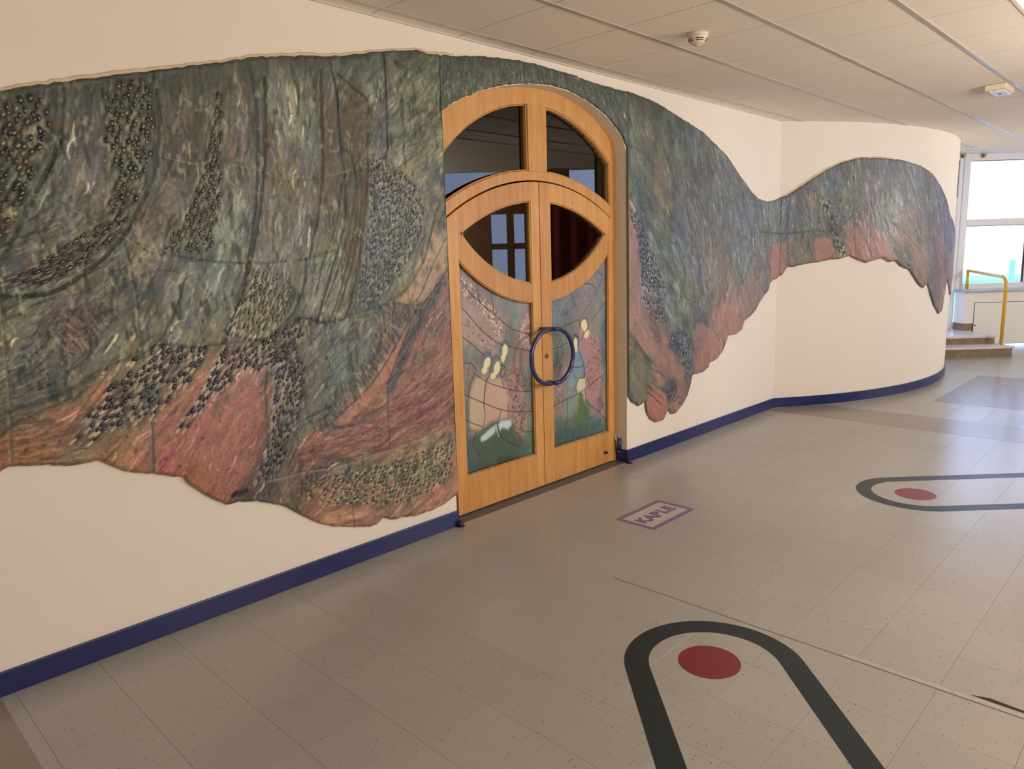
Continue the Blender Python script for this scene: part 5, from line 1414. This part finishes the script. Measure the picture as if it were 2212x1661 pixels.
# ---- build the mural as plates
mural = empty('ceramic_mural', (4.0, 0.0, 0.3))
tag(mural, 'painted ceramic relief mural of layered feathers spread over wall and doorway', 'mural')
LABR = MUR.labels(DOM, 2, 60)
def surf(a, b, off):
    x, y = wall_pos(a, off); return (float(x), float(y), float(b))
THK = 0.020
def section(u0, u1, du, nv, uid):
    us = np.linspace(u0, u1, int((u1 - u0) / du) + 1)
    zt, zb = top_z(us), bot_z(us)
    vv = np.linspace(0, 1, nv)
    Ug = np.repeat(us[:, None], nv, 1); Zg = zb[:, None] + (zt - zb)[:, None] * vv[None]
    hh = MUR.sample(MUR.hgt, Ug, Zg) / 1000.0
    dE = np.minimum.reduce([(Zg - zb[:, None]), (zt[:, None] - Zg)])
    off = THK + hh * np.interp(us, [6.5, 7.5], [1, .55])[:, None] * np.clip(dE / 0.02, 0.15, 1) - 0.008 * np.clip(1 - dE / 0.014, 0, 1) ** 2
    C = albedo(MUR.sample(MUR.col, Ug, Zg), Ug)
    # ring of vertices on the wall closes the edges
    pad = lambda A: np.pad(A, [(1, 1), (1, 1)] + [(0, 0)] * (A.ndim - 2), mode='edge')
    Ug2, Zg2, C2 = pad(Ug), pad(Zg), pad(C)
    off2 = np.pad(off, 1, constant_values=0.0)
    off2 = np.maximum(off2, 0.0); off2[1:-1, 1:-1] = np.maximum(off, 0.004)
    x, y = wall_pos(Ug2, off2)
    V = np.stack([x, y, Zg2], -1)
    cu = (Ug2[:-1, :-1] + Ug2[1:, 1:]) / 2; cz = (Zg2[:-1, :-1] + Zg2[1:, 1:]) / 2
    iy = np.clip(((cz - MUR.b0) / (MUR.res * 2)).astype(int), 0, LABR.shape[0] - 1); ix = np.clip(((cu - MUR.a0) / (MUR.res * 2)).astype(int), 0, LABR.shape[1] - 1)
    lab = LABR[iy, ix]
    return grid_mesh('plate', V, C2, lab, M_MURAL, mural)
PLATES = {}
for u0, u1, du, nv in ((0.0, OX0 - 0.002, 0.005, 330), (OX0 - 0.002, OX1 + 0.002, 0.006, 56), (OX1 + 0.002, ARC_X0, 0.006, 250), (ARC_X0, U_END, 0.0085, 130)):
    for k, o in section(u0, u1, du, nv, 0).items():
        PLATES.setdefault(k, []).append(o)
# join pieces of one plate that came out of two sections
for k, L in PLATES.items():
    if len(L) > 1 and not any(len(o.data.vertices) == 0 for o in L):
        bm = bmesh.new(); 
        L = sorted(L, key=lambda o: -len(o.data.vertices))
        for o in L: bm.from_mesh(o.data)
        bm.to_mesh(L[0].data); bm.free(); L[0].data.shade_smooth()
        for o in L[1:]:
            me_ = o.data; bpy.data.objects.remove(o); bpy.data.meshes.remove(me_)
        PLATES[k] = [L[0]]
by = {}
for (a, b, th, L, w, h, c) in STUDS:
    if a < 0.02 or a > U_END - .05: continue
    ix = int((a - MUR.a0) / (MUR.res * 2)); iy = int((b - MUR.b0) / (MUR.res * 2))
    k = int(LABR[min(max(iy, 0), LABR.shape[0] - 1), min(max(ix, 0), LABR.shape[1] - 1)])
    if k not in PLATES: continue
    o0 = THK + float(MUR.at(MUR.hgt, a, b)) / 1000
    by.setdefault(k, []).append((a, b, th, L, w, h, albedo(c, a), o0))
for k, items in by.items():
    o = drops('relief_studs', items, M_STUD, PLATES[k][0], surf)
# plaster bead along the upper edge
def bead(u0, u1, n):
    us = np.linspace(u0, u1, n); z = top_z(us)
    pts = []
    for u, zz in zip(us, z):
        x, y = wall_pos(u, 0.004); pts.append((float(x), float(y), float(zz) + 0.006))
    tube('plaster_bead', pts, [0.008 + 0.002 * math.sin(i * .13) for i in range(n)], M_RIM, mural, 8)
bead(0.0, 3.0, 160); bead(7.42, 8.75, 60)
# ================================================================== the chapel door
XC = 3.835; YD = 0.10
def up(apex, R): return lambda x: apex - (R - np.sqrt(np.maximum(R * R - (np.asarray(x) - XC) ** 2, 0)))
def dn(apex, R): return lambda x: apex + (R - np.sqrt(np.maximum(R * R - (np.asarray(x) - XC) ** 2, 0)))
leafTop, eyeTop, eyeBot, lowArc = up(2.155, 1.54), up(2.03, 1.36), dn(1.468, 0.969), dn(1.34, 1.10)
tLow, tTop = up(2.225, 1.686), up(2.655, 1.17)
door = empty('door_1', (XC, YD, 0)); tag(door, 'arched amber wooden double door with glazed eye and painted glass panels', 'door', kind='structure')
def strip(fa, fb, x0, x1, n=24):
    xs = np.linspace(x0, x1, n)
    return [(x, float(fa(x))) for x in xs] + [(x, float(fb(x))) for x in xs[::-1]]
const = lambda c: (lambda x: c)
PX0, PX1, MX0, MX1 = 2.972, 4.645, 3.735, 3.920
# frame
outer = lambda x: float(arch(np.clip(x, OX0, OX1))) + 0.03
prism_xz('frame_head', strip(outer, lambda x: tTop(x), PX0, PX1, 40), YD, YD + 0.07, M_WOOD, door, 0.003)
prism_xz('frame_jamb', [(2.86, 0.0), (2.86, 2.60), (PX0, float(outer(PX0))), (PX0, 0.0)], YD + 0.012, YD + 0.075, M_WOOD, door, 0.003)
prism_xz('frame_jamb', [(4.672, 0.0), (4.672, 1.89), (PX1, 1.91), (PX1, float(outer(PX1))), (4.735, 2.52), (4.735, 0.0)], YD + 0.002, YD + 0.075, M_WOOD, door, 0.003)
prism_xz('mullion', strip(lambda x: tTop(x) + 0.004, lambda x: tLow(x) - 0.004, MX0, MX1, 10), YD - 0.002, YD + 0.068, M_WOOD, door, 0.003)
prism_xz('transom_rail', strip(tLow, lambda x: leafTop(x) + 0.010, PX0, PX1, 40), YD + 0.001, YD + 0.07, M_WOOD, door, 0.003)
def pane_poly(x0, x1, fa, fb, n=28): return strip(fa, fb, x0, x1, n)
def bead_loop(name, poly, y, r, parent):
    P = [(p[0], y, p[1]) for p in poly] + [(poly[0][0], y, poly[0][1])]
    return tube(name, P, r, M_WOOD, parent, 6, caps=False)
M_GAP = mat_basic('shadow_wood', (0.10, 0.035, 0.012), 0.6)
for x0, x1 in ((PX0, MX0), (MX1, PX1)):
    prism_xz('transom_pane', pane_poly(x0, x1, tTop, tLow), YD + 0.040, YD + 0.046, M_GLASS, door)
    bead_loop('glazing_bead', pane_poly(x0 + .006, x1 - .006, lambda x: tTop(x) - .006, lambda x: tLow(x) + .006), YD + 0.010, 0.0055, door)
box('threshold', (OX0, 0.0, -0.01), (OX1, 0.30, 0.001), mat_basic('threshold_shade', (0.10, 0.10, 0.12), 0.5), door)  # dark shade under the door is put into this strip's colour

# painted glass of the two leaves -------------------------------------------------
P_door = lambda px, py: P_y(px, py, YD + 0.022)
ART_L = """
590: 1010 104 92 84
620: 1000 120 100 88|1030 108 98 86|1060 106 104 92
655: 1045 110 98 86|1090 108 112 104
690: 1010 145 120 104|1050 140 114 98|1085 128 106 96|1120 112 124 108|1145 128 106 98
730: 1010 150 126 108|1040 158 128 112|1065 150 120 108|1095 108 104 98|1130 132 110 98|1150 128 112 98
765: 1008 110 112 100|1025 112 112 104|1060 148 122 110|1090 112 110 104|1130 140 116 100|1152 120 116 98
800: 1005 128 108 94|1030 130 120 104|1090 124 116 104|1115 152 120 108|1150 110 116 104
845: 1005 120 108 90|1030 158 136 112|1060 160 134 112|1090 156 122 108|1115 150 116 104|1152 104 108 98
900: 1005 92 100 88|1030 150 130 108|1070 156 130 110|1100 152 124 108|1125 148 122 102|1152 104 112 100
935: 1005 80 96 88|1025 140 122 102|1060 150 128 108|1095 140 122 106|1125 132 112 92|1152 88 104 90
960: 1010 70 84 80|1035 96 100 88|1080 72 84 66|1120 70 86 68|1150 78 96 78
990: 1010 56 74 74|1040 64 76 66|1070 60 74 56|1100 50 62 44|1130 62 80 62|1150 64 84 66
1020: 1018 56 80 78|1050 50 66 54|1080 54 70 54|1110 58 74 58|1150 66 86 70
"""
ART_R = """
580: 1306 116 112 112
610: 1270 118 112 108|1300 116 112 110
640: 1240 112 108 104|1270 122 112 108|1300 118 120 112
670: 1205 104 106 104|1225 100 106 106|1255 112 98 96|1285 124 120 106|1306 98 110 110
705: 1205 98 110 106|1230 104 108 98|1250 122 116 92|1285 122 122 104|1306 84 98 104
740: 1205 104 110 92|1225 112 118 94|1262 150 116 106|1285 146 118 108|1306 88 100 108
775: 1205 88 94 90|1222 128 108 98|1245 104 114 116|1265 146 114 106|1285 150 116 108|1306 96 110 114
810: 1205 118 104 98|1220 142 112 102|1236 100 112 114|1250 104 118 116|1275 148 112 106|1306 106 114 116
850: 1208 148 120 108|1230 112 120 112|1255 168 160 128|1285 140 116 106|1306 138 116 108
885: 1208 138 116 98|1230 114 122 106|1260 82 100 64|1290 132 112 104|1306 128 110 102
920: 1205 92 104 90|1228 84 100 92|1255 62 82 58|1280 80 98 96|1306 92 110 98
950: 1205 56 76 74|1230 56 78 74|1255 60 82 66|1290 80 100 88
980: 1205 38 60 62|1230 50 72 66
"""
FACE = (205, 184, 138); LEAD = (40, 30, 28)
def art_panel(txt, x0, x1, leads, draw, seed):
    p = Paint(x0 - 0.01, x1 + 0.01, 0.245, 1.70, 0.003, P_door)
    X, V = parse(txt)
    p.col = p.idw(p.P(X[:, 0], X[:, 1]), V, k=4, p=2.0, soft=0.02)
    p.base = p.col.copy()
    r = np.random.default_rng(seed)
    a, b = p.noise(.10, .12, seed), p.noise(.03, .04, seed + 1)
    p.col *= (1 + .16 * (a - .5) + .10 * (b - .5))[..., None].astype(np.float32)
    p.hgt += 1.2 * (a - .5).astype(np.float32)
    for k in range(500):
        u, z = r.uniform(x0, x1), r.uniform(.25, 1.68)
        p.stroke(u, z, r.normal(1.4, .4), r.uniform(.03, .12), r.uniform(.006, .02), p.at(p.base, u, z) * math.exp(r.normal(0, .12)), .45)
    draw(p, r)
    p.col = np.clip(p.base + (p.col - p.base) * 1.25, 8, 230)
    for L in leads: p.line(L, .0055, LEAD, .85, -2.0, seam=True)
    return p
def dabs(p, r, poly, n, cols, L, w, dh=0.8, ang=1.0, al=.85):
    P = p.pts(poly); lo, hi = P.min(0), P.max(0); k = t = 0
    while k < n and t < 20 * n:
        t += 1
        a, b = r.uniform(lo[0], hi[0]), r.uniform(lo[1], hi[1])
        if not inside(P, np.array([[a]]), np.array([[b]]))[0, 0]: continue
        k += 1
        p.stroke(a, b, ang + r.normal(0, .3), r.uniform(*L), r.uniform(*w), cols[r.integers(len(cols))], al * r.uniform(.6, 1), dh)
MAR = [(84, 52, 52), (104, 66, 62), (72, 44, 46)]; GLINT = [(196, 170, 132), (176, 150, 120), (214, 190, 150)]  # second list: sparkles of the relief, painted as pale dabs
GRY = (84, 84, 90)
def draw_l(p, r):
    p.fill([(998, 645), (1050, 655), (1085, 700), (1092, 745), (1060, 770), (1020, 740), (996, 715)], (156, 126, 110), .35, .01)
    p.fill([(1122, 680), (1150, 656), (1155, 800), (1110, 760)], (132, 108, 98), .5, .01)
    dabs(p, r, [(994, 600), (1005, 595), (1050, 640), (1085, 690), (1085, 740), (1070, 720), (1040, 670), (1000, 640)], 260, GLINT, (.012, .03), (.004, .009), 1.6, 2.2)
    dabs(p, r, [(994, 600), (1005, 595), (1050, 640), (1085, 690), (1085, 740), (1070, 720), (1040, 670), (1000, 640)], 120, MAR, (.012, .03), (.004, .008), -.8, 2.2)
    dabs(p, r, [(1130, 690), (1150, 662), (1154, 760), (1118, 740)], 150, GLINT, (.012, .035), (.004, .008), 1.4, 1.1)
    dabs(p, r, [(998, 690), (1030, 690), (1080, 745), (1060, 770), (1000, 730)], 60, MAR, (.008, .02), (.005, .010), -.8, .6)
    dabs(p, r, [(1085, 800), (1125, 795), (1140, 850), (1132, 930), (1120, 960), (1090, 870)], 170, MAR, (.012, .028), (.006, .011), -.8, .9)
    dabs(p, r, [(1000, 790), (1030, 800), (1012, 850), (1003, 850)], 40, [(96, 80, 72)], (.01, .02), (.004, .008), -.5, .8)
    # gowns
    p.fill([(1030, 818), (1046, 815), (1052, 830), (1050, 900), (1045, 930), (1015, 925), (1016, 850)], (172, 148, 120), .9, .006)
    p.fill([(1058, 825), (1082, 815), (1096, 850), (1098, 905), (1070, 915), (1048, 930), (1050, 850)], (174, 142, 118), .9, .006)
    for c, rx, ry, rot in (((1052, 778), 13, 24, .25), ((1072, 793), 12, 27, .15), ((1090, 752), 9, 20, .1)):
        p.ellipse(c[0] - 3, c[1], rx, ry, (96, 100, 96), .75, .008, rot)
    for c, rx, ry, rot in (((1053, 784), 7, 13, .3), ((1047, 800), 6, 8, .3), ((1074, 795), 6.5, 15, .15), ((1066, 812), 6, 8, .3), ((1091, 757), 6, 14, .1), ((1087, 774), 5, 10, .3)):
        p.ellipse(*c, rx, ry, FACE, .95, .003, rot)
    for L in ([(1040, 775), (1050, 762), (1062, 768), (1062, 782)], [(1060, 800), (1062, 778), (1074, 768), (1084, 780), (1082, 800), (1075, 815)], [(1084, 760), (1086, 742), (1096, 738), (1100, 752)]):
        p.line(L, .008, (88, 84, 92), .8, .5)
    p.line([(1036, 800), (1020, 825), (1014, 855)], .007, (84, 88, 90), .8); p.line([(1058, 812), (1050, 830), (1046, 870)], .007, (70, 72, 80), .8)
    p.fill([(1020, 945), (1040, 932), (1060, 912), (1100, 905), (1112, 930), (1125, 965), (1110, 985), (1060, 1000), (1025, 975)], (62, 78, 58), .75, .015)
    p.fill([(1038, 945), (1060, 925), (1072, 918), (1070, 935), (1052, 950), (1040, 955)], (176, 178, 168), .95, .006)
    p.fill([(1076, 916), (1085, 908), (1104, 907), (1106, 918), (1098, 928), (1086, 924), (1080, 932)], (172, 182, 172), .95, .006)
    p.line([(1072, 915), (1074, 930), (1078, 942)], .010, (184, 184, 164), .8)
    p.line([(1028, 935), (1022, 965), (1040, 985)], .008, (48, 62, 50), .7); p.line([(1090, 950), (1110, 960), (1122, 966)], .008, (44, 58, 46), .7)
    p.fill([(1068, 1010), (1075, 990), (1100, 980), (1110, 995), (1090, 1005)], (42, 54, 38), .6, .02)
    p.line([(1118, 935), (1126, 950), (1130, 955)], .012, (92, 62, 60), .7)
LEADS_L = [
    [(992, 600), (1015, 632), (1050, 665), (1080, 690), (1105, 710), (1135, 720), (1160, 722)],
    [(1031, 606), (1034, 640), (1038, 655)], [(1063, 625), (1063, 645), (1068, 672)],
    [(994, 662), (1012, 680), (1035, 708), (1060, 730), (1080, 743), (1088, 746)],
    [(994, 725), (1015, 740), (1035, 758), (1046, 768)],
    [(1098, 712), (1092, 735), (1100, 748), (1125, 755), (1160, 760)],
    [(1000, 786), (1018, 786), (1030, 800)], [(1030, 800), (1016, 830), (1012, 856), (1010, 870)],
    [(1024, 806), (1050, 824), (1075, 834), (1090, 838)], [(1058, 812), (1050, 826), (1046, 870), (1048, 900), (1042, 932)],
    [(995, 850), (1020, 860), (1048, 872), (1080, 884), (1115, 890), (1160, 888)],
    [(1090, 838), (1110, 844), (1135, 846), (1160, 844)], [(1082, 788), (1092, 795), (1082, 806), (1090, 838)],
    [(1084, 884), (1078, 905), (1074, 915)], [(995, 900), (1015, 912), (1042, 922)],
    [(1042, 932), (1056, 924), (1068, 916), (1074, 915), (1078, 938)], [(1128, 890), (1128, 930), (1160, 932)],
    [(1078, 938), (1098, 955), (1120, 965)],
]
def draw_r(p, r):
    p.ellipse(1262, 690, 26, 45, (124, 108, 106), .5, .02); p.ellipse(1272, 690, 30, 55, (132, 126, 108), .25, .03)
    p.fill([(1252, 712), (1275, 715), (1296, 740), (1300, 800), (1290, 890), (1262, 850), (1262, 790), (1250, 740)], (158, 120, 112), .8, .008)
    dabs(p, r, [(1278, 720), (1294, 740), (1300, 790), (1285, 850), (1268, 840), (1268, 790)], 170, MAR, (.008, .022), (.005, .010), -.8, .6)
    dabs(p, r, [(1280, 865), (1300, 850), (1306, 880), (1295, 892)], 60, MAR, (.008, .02), (.005, .009), -.8, .6)
    dabs(p, r, [(1200, 795), (1215, 780), (1222, 830), (1210, 870), (1200, 870)], 50, MAR, (.008, .02), (.005, .009), -.8, .6)
    p.fill([(1238, 745), (1252, 745), (1264, 790), (1258, 815), (1240, 840), (1228, 835), (1232, 790)], (112, 130, 132), .85, .006)
    p.line([(1252, 760), (1262, 790), (1262, 815)], .016, (76, 90, 112), .7); p.line([(1238, 780), (1240, 810), (1246, 820)], .012, (76, 92, 112), .6)
    p.ellipse(1244, 738, 8, 18, (84, 84, 96), .8, .004); p.ellipse(1244, 745, 4.5, 16, FACE, .95, .003)
    p.ellipse(1261, 700, 9, 20, (130, 104, 100), .7, .006); p.ellipse(1262, 704, 7, 14, FACE, .95, .003); p.ellipse(1268, 722, 5, 9, FACE, .9, .003, .4)
    p.line([(1254, 705), (1258, 690), (1268, 688), (1272, 704), (1262, 720)], .005, (78, 64, 66), .8)
    p.ellipse(1236, 825, 6, 10, (120, 136, 136), .8, .006)
    p.fill([(1250, 818), (1264, 816), (1265, 842), (1250, 850), (1246, 835)], (186, 178, 146), .85, .005)
    p.fill([(1226, 850), (1250, 845), (1252, 890), (1226, 905)], (118, 130, 114), .5, .01)
    p.fill([(1252, 846), (1260, 850), (1262, 890), (1268, 920), (1244, 915), (1250, 880)], (78, 100, 60), .8, .008)
    p.line([(1248, 860), (1250, 868)], .012, (88, 112, 66), .8)
    p.line([(1265, 880), (1268, 905), (1282, 900)], .014, (58, 74, 104), .7)
    p.fill([(1198, 985), (1198, 930), (1222, 915), (1235, 930), (1260, 915), (1300, 905), (1308, 930), (1260, 950)], (60, 84, 78), .5, .02)
    for k in range(12): p.line([(1200 + k * 7, 975 - k * 3), (1206 + k * 7, 935 - k * 2)], .012, (44, 66, 64) if k % 2 else (70, 96, 80), .45)
    p.line([(1250, 640), (1256, 625), (1272, 640)], .03, (104, 98, 102), .4); p.line([(1222, 690), (1250, 660), (1275, 650), (1290, 690)], .018, (112, 104, 108), .4)
    p.fill([(1196, 745), (1202, 745), (1204, 755), (1197, 758)], (150, 160, 90), .4, .01)
LEADS_R = [
    [(1304, 600), (1294, 620), (1285, 640), (1272, 662), (1250, 690), (1222, 704), (1196, 710)],
    [(1262, 612), (1280, 615), (1288, 625)], [(1292, 585), (1304, 598)], [(1232, 632), (1240, 648), (1246, 665)],
    [(1218, 646), (1208, 675), (1204, 705)], [(1228, 672), (1223, 690), (1222, 704)],
    [(1312, 645), (1300, 665), (1280, 692)], [(1312, 690), (1298, 715)],
    [(1222, 704), (1222, 715), (1205, 750)], [(1192, 755), (1215, 748), (1236, 735)],
    [(1250, 690), (1254, 704), (1262, 720), (1252, 740), (1248, 745)], [(1236, 735), (1240, 726), (1250, 728)],
    [(1218, 762), (1208, 785), (1192, 792)], [(1230, 790), (1245, 794), (1262, 790)], [(1262, 790), (1264, 815), (1252, 818), (1244, 838), (1248, 852)],
    [(1192, 880), (1215, 868), (1248, 852), (1262, 842), (1290, 820), (1316, 800)], [(1316, 745), (1300, 762)],
    [(1264, 842), (1270, 870), (1290, 885), (1303, 900), (1318, 920)], [(1303, 900), (1295, 915), (1286, 925)],
    [(1226, 862), (1226, 900), (1220, 935)],
]
def build_leaf(side):
    e = empty('door_leaf', (0, 0, 0), door)
    e.location = Vector((3.40 if side == 0 else 4.25, YD, 0.01)) - world_loc(door)
    if side == 0: xa, xb, s0, s1 = 2.985, 3.8255, 3.072, 3.742
    else: xa, xb, s0, s1 = 3.8315, 4.667, 3.940, 4.612
    y0, y1 = YD - 0.004, YD + 0.046
    tag(e, 'left leaf with its painted glass of three robed figures' if side == 0 else 'right leaf with its painted glass of two embracing figures')
    zb = 0.009
    prism_xz('stile', [(xa, zb)] + [(s0, zb)] + [(x, float(leafTop(x))) for x in np.linspace(s0, xa, 6)], y0, y1, M_WOOD, e, 0.0025)
    prism_xz('stile', [(s1, zb)] + [(xb, zb)] + [(x, float(leafTop(x))) for x in np.linspace(xb, s1, 6)], y0, y1, M_WOOD, e, 0.0025)
    prism_xz('bottom_rail', [(s0, zb), (s1, zb), (s1, .257), (s0, .257)], y0, y1, M_WOOD, e, 0.0025)
    eL, eR = XC - 0.735, XC + 0.735
    xs0, xs1 = (s0, s1)
    et = lambda x: float(eyeTop(x)) if abs(x - XC) < 0.735 else 1.810
    eb = lambda x: float(eyeBot(x)) if abs(x - XC) < 0.735 else 1.810
    prism_xz('top_rail', strip(leafTop, et, xs0, xs1, 40), y0 + .001, y1, M_WOOD, e, 0.0025)
    prism_xz('eye_rail', strip(eb, lowArc, xs0, xs1, 40), y0 + .001, y1, M_WOOD, e, 0.0025)
    g0, g1 = (eL + .004, s1) if side == 0 else (s0, eR - .004)
    prism_xz('eye_pane', strip(et, eb, g0, g1, 40), YD + .026, YD + .032, M_GLASS, e)
    bead_loop('glazing_bead', strip(lambda x: et(x) - .005, lambda x: eb(x) + .005, g0 + (.012 if side == 0 else .005), g1 - (.005 if side == 0 else .012), 30), YD + .004, .005, e)
    bead_loop('glazing_bead', strip(lambda x: lowArc(x) - .004, const(.261), s0 + .004, s1 - .004, 30), YD + .006, .004, e)
    # painted glass pieces
    p = art_panel(ART_L if side == 0 else ART_R, s0, s1, LEADS_L if side == 0 else LEADS_R, draw_l if side == 0 else draw_r, 60 + side * 7)
    us = np.linspace(s0 - .003, s1 + .003, 190); vv = np.linspace(0, 1, 330)
    zt = lowArc(us) + .003; zb_ = np.full_like(us, .255)
    U = np.repeat(us[:, None], len(vv), 1); Z = zb_[:, None] + (zt - zb_)[:, None] * vv[None]
    H = p.sample(p.hgt, U, Z) / 1000
    C = np.clip(s2l(np.clip(p.sample(p.col, U, Z), 4, 235)) * K_ALB * 1.12, .004, .8)
    V = np.stack([U, YD + .024 - H, Z], -1)
    uu = np.arange(p.W) * p.res + p.a0; zz = np.arange(p.H) * p.res + p.b0
    dom = np.ones((p.H, p.W), bool) & (zz[:, None] < lowArc(uu)[None] + .01) & (zz[:, None] > .245)
    lab = p.labels(dom, 1, 90)
    cu = (U[:-1, :-1] + U[1:, 1:]) / 2; cz = (Z[:-1, :-1] + Z[1:, 1:]) / 2
    fl = lab[np.clip(((cz - p.b0) / p.res).astype(int), 0, lab.shape[0] - 1), np.clip(((cu - p.a0) / p.res).astype(int), 0, lab.shape[1] - 1)]
    grid_mesh('glass_piece', V, C, fl, M_ARTGL, e)
    # half-ring handle on two stand-offs
    yh = YD - 0.085
    if side == 0: c, sg, zz0 = (3.815, 0.962), -1, 0
    else: c, sg, zz0 = (3.878, 0.958), 1, 0
    R = 0.192
    pts = [(c[0] + sg * R * math.sin(math.pi * k / 28), yh, c[1] + R * math.cos(math.pi * k / 28)) for k in range(29)]
    h = tube('handle', pts, 0.0155, M_HANDLE, e, 14)
    for zq in (c[1] + R, c[1] - R):
        tube('standoff', [(c[0] + sg * .0, yh - .012, zq), (c[0], YD + .002, zq)], 0.0145, M_HANDLE, e, 12)
    if side == 1:
        tube('lock_cylinder', [(3.868, YD - .010, .956), (3.868, YD + .01, .956)], .017, M_BRASS, e, 18)
        tube('key_slot', [(3.868, YD - .0115, .956), (3.868, YD - .009, .956)], .005, M_SLOT, e, 8)
        tube('door_peg', [(4.548, YD - .03, .10), (4.548, YD, .10)], .010, M_BLACK, e, 12)
        tube('pivot_hinge', [(4.702, YD - .035, .085), (4.702, YD - .035, .19)], .017, M_HANDLE, e, 14)
        for z in (.072, .191): tube('hinge_pin', [(4.702, YD - .035, z), (4.702, YD - .035, z + .014)], .009, M_CHROME, e, 10)
        tube('wire', [(4.678, YD - .01, .24), (4.684, YD - .02, .15), (4.69, YD - .02, .095)], .003, M_CHROME, e, 6)
    else:
        for z0, z1 in ((1.61, 1.735), (.91, 1.03), (.19, .305)):
            tube('hinge', [(2.962, YD - .016, z0), (2.962, YD - .016, z1)], .009, M_WHITEP, e, 10)
            tube('hinge_joint', [(2.962, YD - .016, (z0 + z1) / 2 - .002), (2.962, YD - .016, (z0 + z1) / 2 + .002)], .0095, M_SLOT, e, 10)
for s_ in (0, 1): build_leaf(s_)
